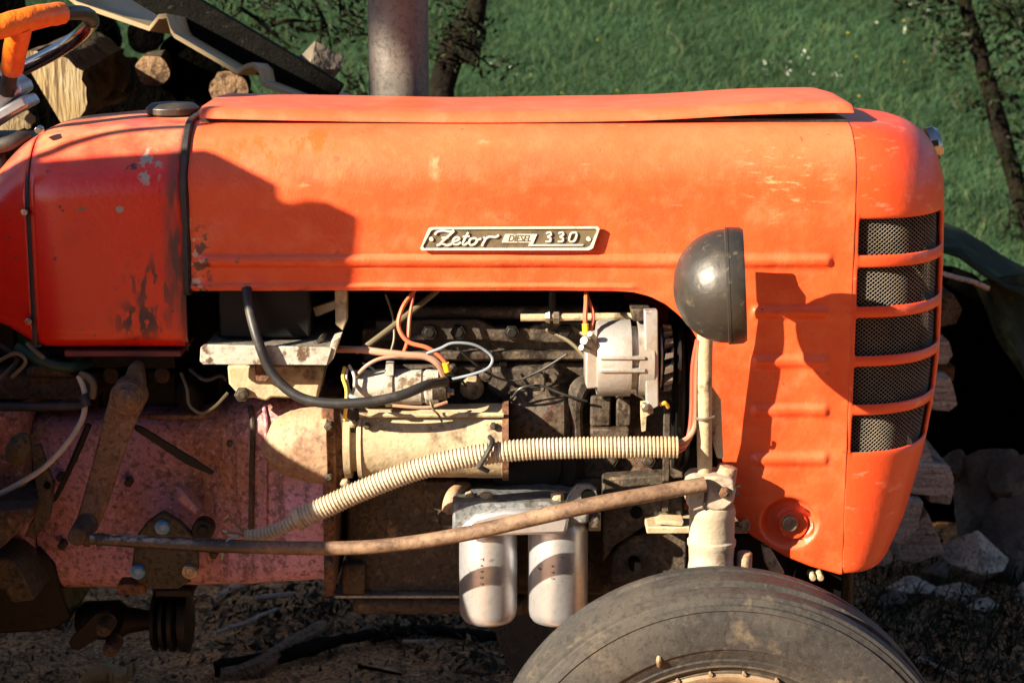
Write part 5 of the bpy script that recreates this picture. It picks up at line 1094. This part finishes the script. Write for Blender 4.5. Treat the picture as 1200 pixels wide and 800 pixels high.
def rock(name, c, s, label, m='rock', cat='stone', seed=0, sub=3, flat=1):
    bm = bmesh.new(); bmesh.ops.create_icosphere(bm, subdivisions=sub, radius=1); b = B()
    so = Vector((seed * 7.3, seed * 3.1, seed))
    for v in bm.verts:
        d = v.co.normalized(); k = 1 + .20 * mnoise.noise(d * 1.3 + so) + .07 * mnoise.noise(d * 3.1 + so) + .05 * mnoise.noise(d * 8 + so)
        q = d * k
        for i in range(10):                # chop facets so it reads as broken stone
            nrm = mnoise.random_unit_vector() if False else Vector(((math.sin(seed * 12.9 + i * 78.2)), math.sin(seed * 39.4 + i * 11.1), math.sin(seed * 7.7 + i * 4.7))).normalized()
            dd = q.dot(nrm) - .60
            if dd > 0: q -= nrm * dd * .96
        q = q * (1 + .035 * mnoise.noise(d * 11 + so) + .02 * mnoise.noise(d * 24 + so))
        v.co = Vector((q.x * s[0], q.y * s[1], q.z * s[2])) + Vector(c)
    b.v = [tuple(v.co) for v in bm.verts]; b.f = [tuple(v.index for v in f.verts) for f in bm.faces]; b.m = [0] * len(b.f); bm.free()
    return tag(b.build(name, mat[m], None, smooth=28), label, cat)
k = PS(370, 78, WY + .2, 1)
rock('weight_stone', P(370, 78, WY + .2), (34 * k, 30 * k, 29 * k), 'grey-brown stone weighing down the plank left of the exhaust stack', 'rock_dark', seed=3, sub=4)

# ---- right-hand stack and stones
RY = 1.75
def block_(pts, Y0, Y1, label, m='wood_grey', lean=0):
    b = B(); q = [P(x, y, Y0) for x, y in pts]; n = len(q); cc = sum(q, Vector()) / n
    rs = []
    for t in (0, .3, .65, 1): rs.append([cc + (v - cc) * (1 + random.uniform(-.04, .03)) + Vector((lean * t, (Y1 - Y0) * t, 0)) for v in q])
    rs[0] = q; b.rings(rs); return tag(b.build('firewood_block', mat[m], None, smooth=0, bevel=.003, jitter=.004, jscale=16), label, 'firewood')
block_([(1060, 352), (1090, 344), (1118, 346), (1128, 362), (1122, 378), (1096, 384), (1060, 380)], RY + .1, RY + .5, 'rounded brown log end highest beside the grille', 'wood_brown')
block_([(1064, 392), (1096, 388), (1112, 400), (1117, 416), (1110, 426), (1064, 426)], RY, RY + .4, 'grey wood block second from the top beside the grille')
block_([(1060, 444), (1114, 442), (1118, 452), (1122, 474), (1112, 481), (1056, 477)], RY - .05, RY + .4, 'pale square wood block midway beside the grille')
block_([(1052, 510), (1078, 498), (1086, 520), (1096, 548), (1056, 548)], RY - .06, RY + .3, 'wedge of split wood on the wide grey block')
block_([(1050, 540), (1114, 547), (1118, 560), (1116, 584), (1046, 576)], RY - .08, RY + .3, 'wide grainy grey block lying flat in the right stack')
block_([(1046, 583), (1082, 588), (1074, 620), (1060, 638), (1044, 634), (1040, 600)], RY - .12, RY + .2, 'upright pale block leaning under the wide block')
block_([(1058, 632), (1088, 600), (1106, 648), (1074, 660), (1050, 655)], RY - .06, RY + .2, 'dark triangular block leaning beside the upright block')
block_([(1020, 640), (1040, 642), (1048, 656), (1034, 664), (1018, 658)], RY - .1, RY + .1, 'small block end under the nose tip')
for px, py, r in ((1150, 400, 60), (1130, 470, 60), (1180, 500, 70), (1110, 360, 50), (1190, 430, 60), (1140, 540, 60), (1060, 300, 40), (1040, 420, 60), (1030, 540, 70), (1090, 620, 60)):  # dark backing logs, the shade under the tarp painted into them
    log_mesh('firewood_log', P(px, py, RY + .55), P(px + 6, py - 4, RY + 1.0), PS(px, py, RY + .55, r), 'round', mats=('wood_shade_black', 'wood_shade_black'), label='log coloured black for shade deep in the stack under the green tarp', group='logs coloured black for shade under the tarp', n=12)
def stone(px, py, rx, ry, Y, seed, label, m='rock', rd=None):
    k = PS(px, py, Y, 1); return rock('field_stone', P(px, py, Y), (rx * k, (rd or min(rx, ry)) * k, ry * k), label, m, seed=seed, sub=4)
D('rock_mid', (.16, .13, .105), .9, **ROCK); mat['rock_mid'].node_tree.nodes['Principled BSDF'].inputs['Specular IOR Level'].default_value = .15
stone(1165, 590, 62, 70, RY + .25, 11, 'largest dark grey boulder behind the pale-faced stone', 'rock_mid', rd=30)
stone(1142, 656, 48, 40, RY + .0, 4, 'pale-faced angular stone below the woodpile')
stone(1190, 640, 40, 60, RY + .1, 9, 'rough grey stone at the right edge with a white streak', 'rock_mid')
stone(1112, 700, 54, 22, RY - .1, 6, 'low flat stone in front of the woodpile')
stone(1070, 690, 34, 18, RY - .12, 14, 'small mossy stone beside the front tyre')
stone(1204, 712, 26, 28, RY - .15, 8, 'dark stone low at the right edge of the stones')
stone(1098, 672, 22, 16, RY - .05, 21, 'brown wedge-shaped stone between the wood blocks and the pale-faced stone', 'rock_mid')
stone(1152, 712, 26, 15, RY - .2, 23, 'flat grey stone lying before the pale-faced stone')
stone(1120, 548, 22, 26, RY + .3, 25, 'dark upright stone beside the wide grainy block', 'rock_mid')
stone(1186, 560, 30, 34, RY + .2, 27, 'brown rounded stone on top of the large boulder', 'rock_mid')
stone(1050, 706, 20, 13, RY - .2, 29, 'small brown stone nearest the front tyre', 'rock_mid')
block_([(1090, 562), (1120, 570), (1114, 592), (1088, 588)], RY + .02, RY + .3, 'short grey block wedged under the end of the wide block')
block_([(1098, 426), (1120, 430), (1118, 446), (1096, 444)], RY + .06, RY + .4, 'thin grey slat between the two square blocks', 'wood_brown')
# tarp draped over the right-hand stack
b = B(); rs = []
ridge = [(1060, 262), (1100, 278), (1125, 286), (1152, 306), (1180, 322), (1215, 338)]
for t in np.linspace(0, 1, 14):
    rg = []
    for i, (x, y) in enumerate(ridge):
        q = P(x, y + 14, RY - .1); q2 = P(x + 8, y - 4, RY + 1.4)
        v = q.lerp(q2, t); v.z += .05 * math.sin(math.pi * t) + .012 * mnoise.noise(Vector((x * .05, t * 6, 0))); rg.append(v)
    rs.append(rg)
b.rings(rs, closed=False); b.mi = 0
fl_ = []
for t in np.linspace(0, 1, 16):           # the flap that hangs down in front
    x0 = 1142 + 66 * t ** 1.1; y0 = 330 + 135 * t
    fl_.append([P(x0 + dx * (1 - .2 * t) + 2.5 * math.sin(t * 9 + dx * .2), y0 - dx * .18, RY - .12 + .02 * math.sin(dx * .25 + t * 3) + dx * .003) for dx in (0, 3, 8, 16, 28, 44, 66, 90)])
b.rings(fl_, closed=False)
tag(b.build('green_tarp', mat['tarp'], None, smooth=60, solid=.006), 'dark mossy green tarp draped over the right-hand woodpile', 'tarp')
b = B(); b.ptube([(1096, 318, RY - .14), (1120, 325, RY - .14), (1140, 330, RY - .15), (1158, 338, RY - .13)], 3, 7); tag(b.build('pale_stick', mat['wood_grey']), 'thin pale stick under the edge of the green tarp', 'stick')

# ================================================================== LITTER ON THE GROUND
def gp(px, py, dz=0):
    Y = .6
    for _ in range(300):
        p = P(px, py, Y)
        if p.z <= gh(p.x, Y) + dz: return p
        Y += .012
    return p
def stick(pts, r, m, label, name='fallen_stick', jit=.006):
    b = B(); b.tube([gp(x, y, dz) for x, y, dz in pts], r, 8, 5); return tag(b.build(name, mat[m], None, jitter=jit, jscale=25), label, 'stick')
stick([(250, 782, .02), (320, 770, .03), (390, 752, .035), (440, 742, .03)], [.016, .02, .016, .01], 'bark_dark', 'dark bark-covered branch lying on the sawdust', 'fallen_branch')
stick([(262, 796, .0), (300, 782, .02), (345, 752, .045), (380, 731, .05)], [.03, .024, .02, .012], 'wood_brown', 'forked brown piece of split wood on the sawdust', 'split_wood')
stick([(250, 708, .0), (275, 690, .05), (308, 678, .08)], [.012, .012, .008], 'wood_grey', 'pale grey stick rising under the gearbox')
stick([(252, 742, .02), (290, 728, .03), (325, 712, .04)], [.006, .007, .004], 'wood_grey', 'thin straw-coloured stick beside the weeds')
stick([(300, 700, .05), (345, 695, .05)], .007, 'wood_grey', 'short pale splinter below the bell flange')
stick([(440, 746, .02), (500, 738, .02), (580, 745, .02), (640, 742, .02)], [.014, .013, .01], 'bark_dark', 'long dark branch lying below the sump', 'fallen_branch')
stick([(450, 727, .03), (480, 735, .03)], .006, 'wood_end', 'short bright splinter beneath the sump')
stick([(470, 752, .02), (510, 750, .02)], .005, 'wood_grey', 'thin pale splinter on dark litter beneath the sump')
stick([(420, 780, .01), (470, 790, .01)], .004, 'bark_dark', 'thin twig on the sawdust left of the front tyre')
stick([(1075, 770, .02), (1120, 790, .02)], .006, 'wood_grey', 'pale grass stalk on the ground right of the front tyre')
b = B(); q = gp(130, 802, .06); b.tube([q + Vector((-.07, 0, -.01)), q + Vector((-.02, .02, .02)), q + Vector((.03, 0, .02)), q + Vector((.06, .01, .05))], [.01, .022, .016, .004], 7, 5)
tag(b.build('wood_shard', mat['wood_end'], None, smooth=0, jitter=.012, jscale=20), 'bright sunlit wood shard on the sawdust at the bottom edge', 'wood shard')
C = np.stack([rng.uniform(-1.7, 1.9, 16000), rng.uniform(.75, 2.6, 16000), np.zeros(16000)], 1)
C[:, 2] = [gh(x, y) + .004 for x, y, _ in C]
V, F = quads(C, .003 + .013 * rng.uniform(0, 1, 16000) ** 3, asp=.7); np_mesh('wood_chips', V, F, mat['chip'], kind='stuff')
def scatter(name, boxes, m, per, sz, hh, asp=.8):
    cs = []
    for x0, y0, x1, y1, n in boxes:
        for _ in range(n):
            p = gp(random.uniform(x0, x1), random.uniform(y0, y1)); cs.append(np.array(p) + rng.normal(0, 1, (per, 3)) * np.array([.03, .03, 0]) + np.stack([np.zeros(per), np.zeros(per), rng.uniform(0, hh, per)], 1))
    V, F = quads(np.concatenate(cs), rng.uniform(sz[0], sz[1], sum(len(c) for c in cs)), asp=asp); return np_mesh(name, V, F, m, kind='stuff')
scatter('ground_weeds', [(270, 690, 420, 735, 34), (420, 725, 640, 760, 30), (380, 690, 420, 720, 16), (1010, 710, 1200, 800, 60), (520, 760, 640, 800, 14)], mat['weed'], 6, (.006, .016), .06)
scatter('dead_leaf_litter', [(240, 690, 640, 770, 160), (1000, 690, 1200, 800, 160), (-20, 700, 240, 740, 40), (520, 750, 660, 800, 60)], mat['chip'], 4, (.008, .024), .02)
V, F = blades(2200, .6, 2.2, 1.0, 2.0, .04, .11, .002, lean=.8); np_mesh('grass_tufts', V, F, mat['weed'], kind='stuff')
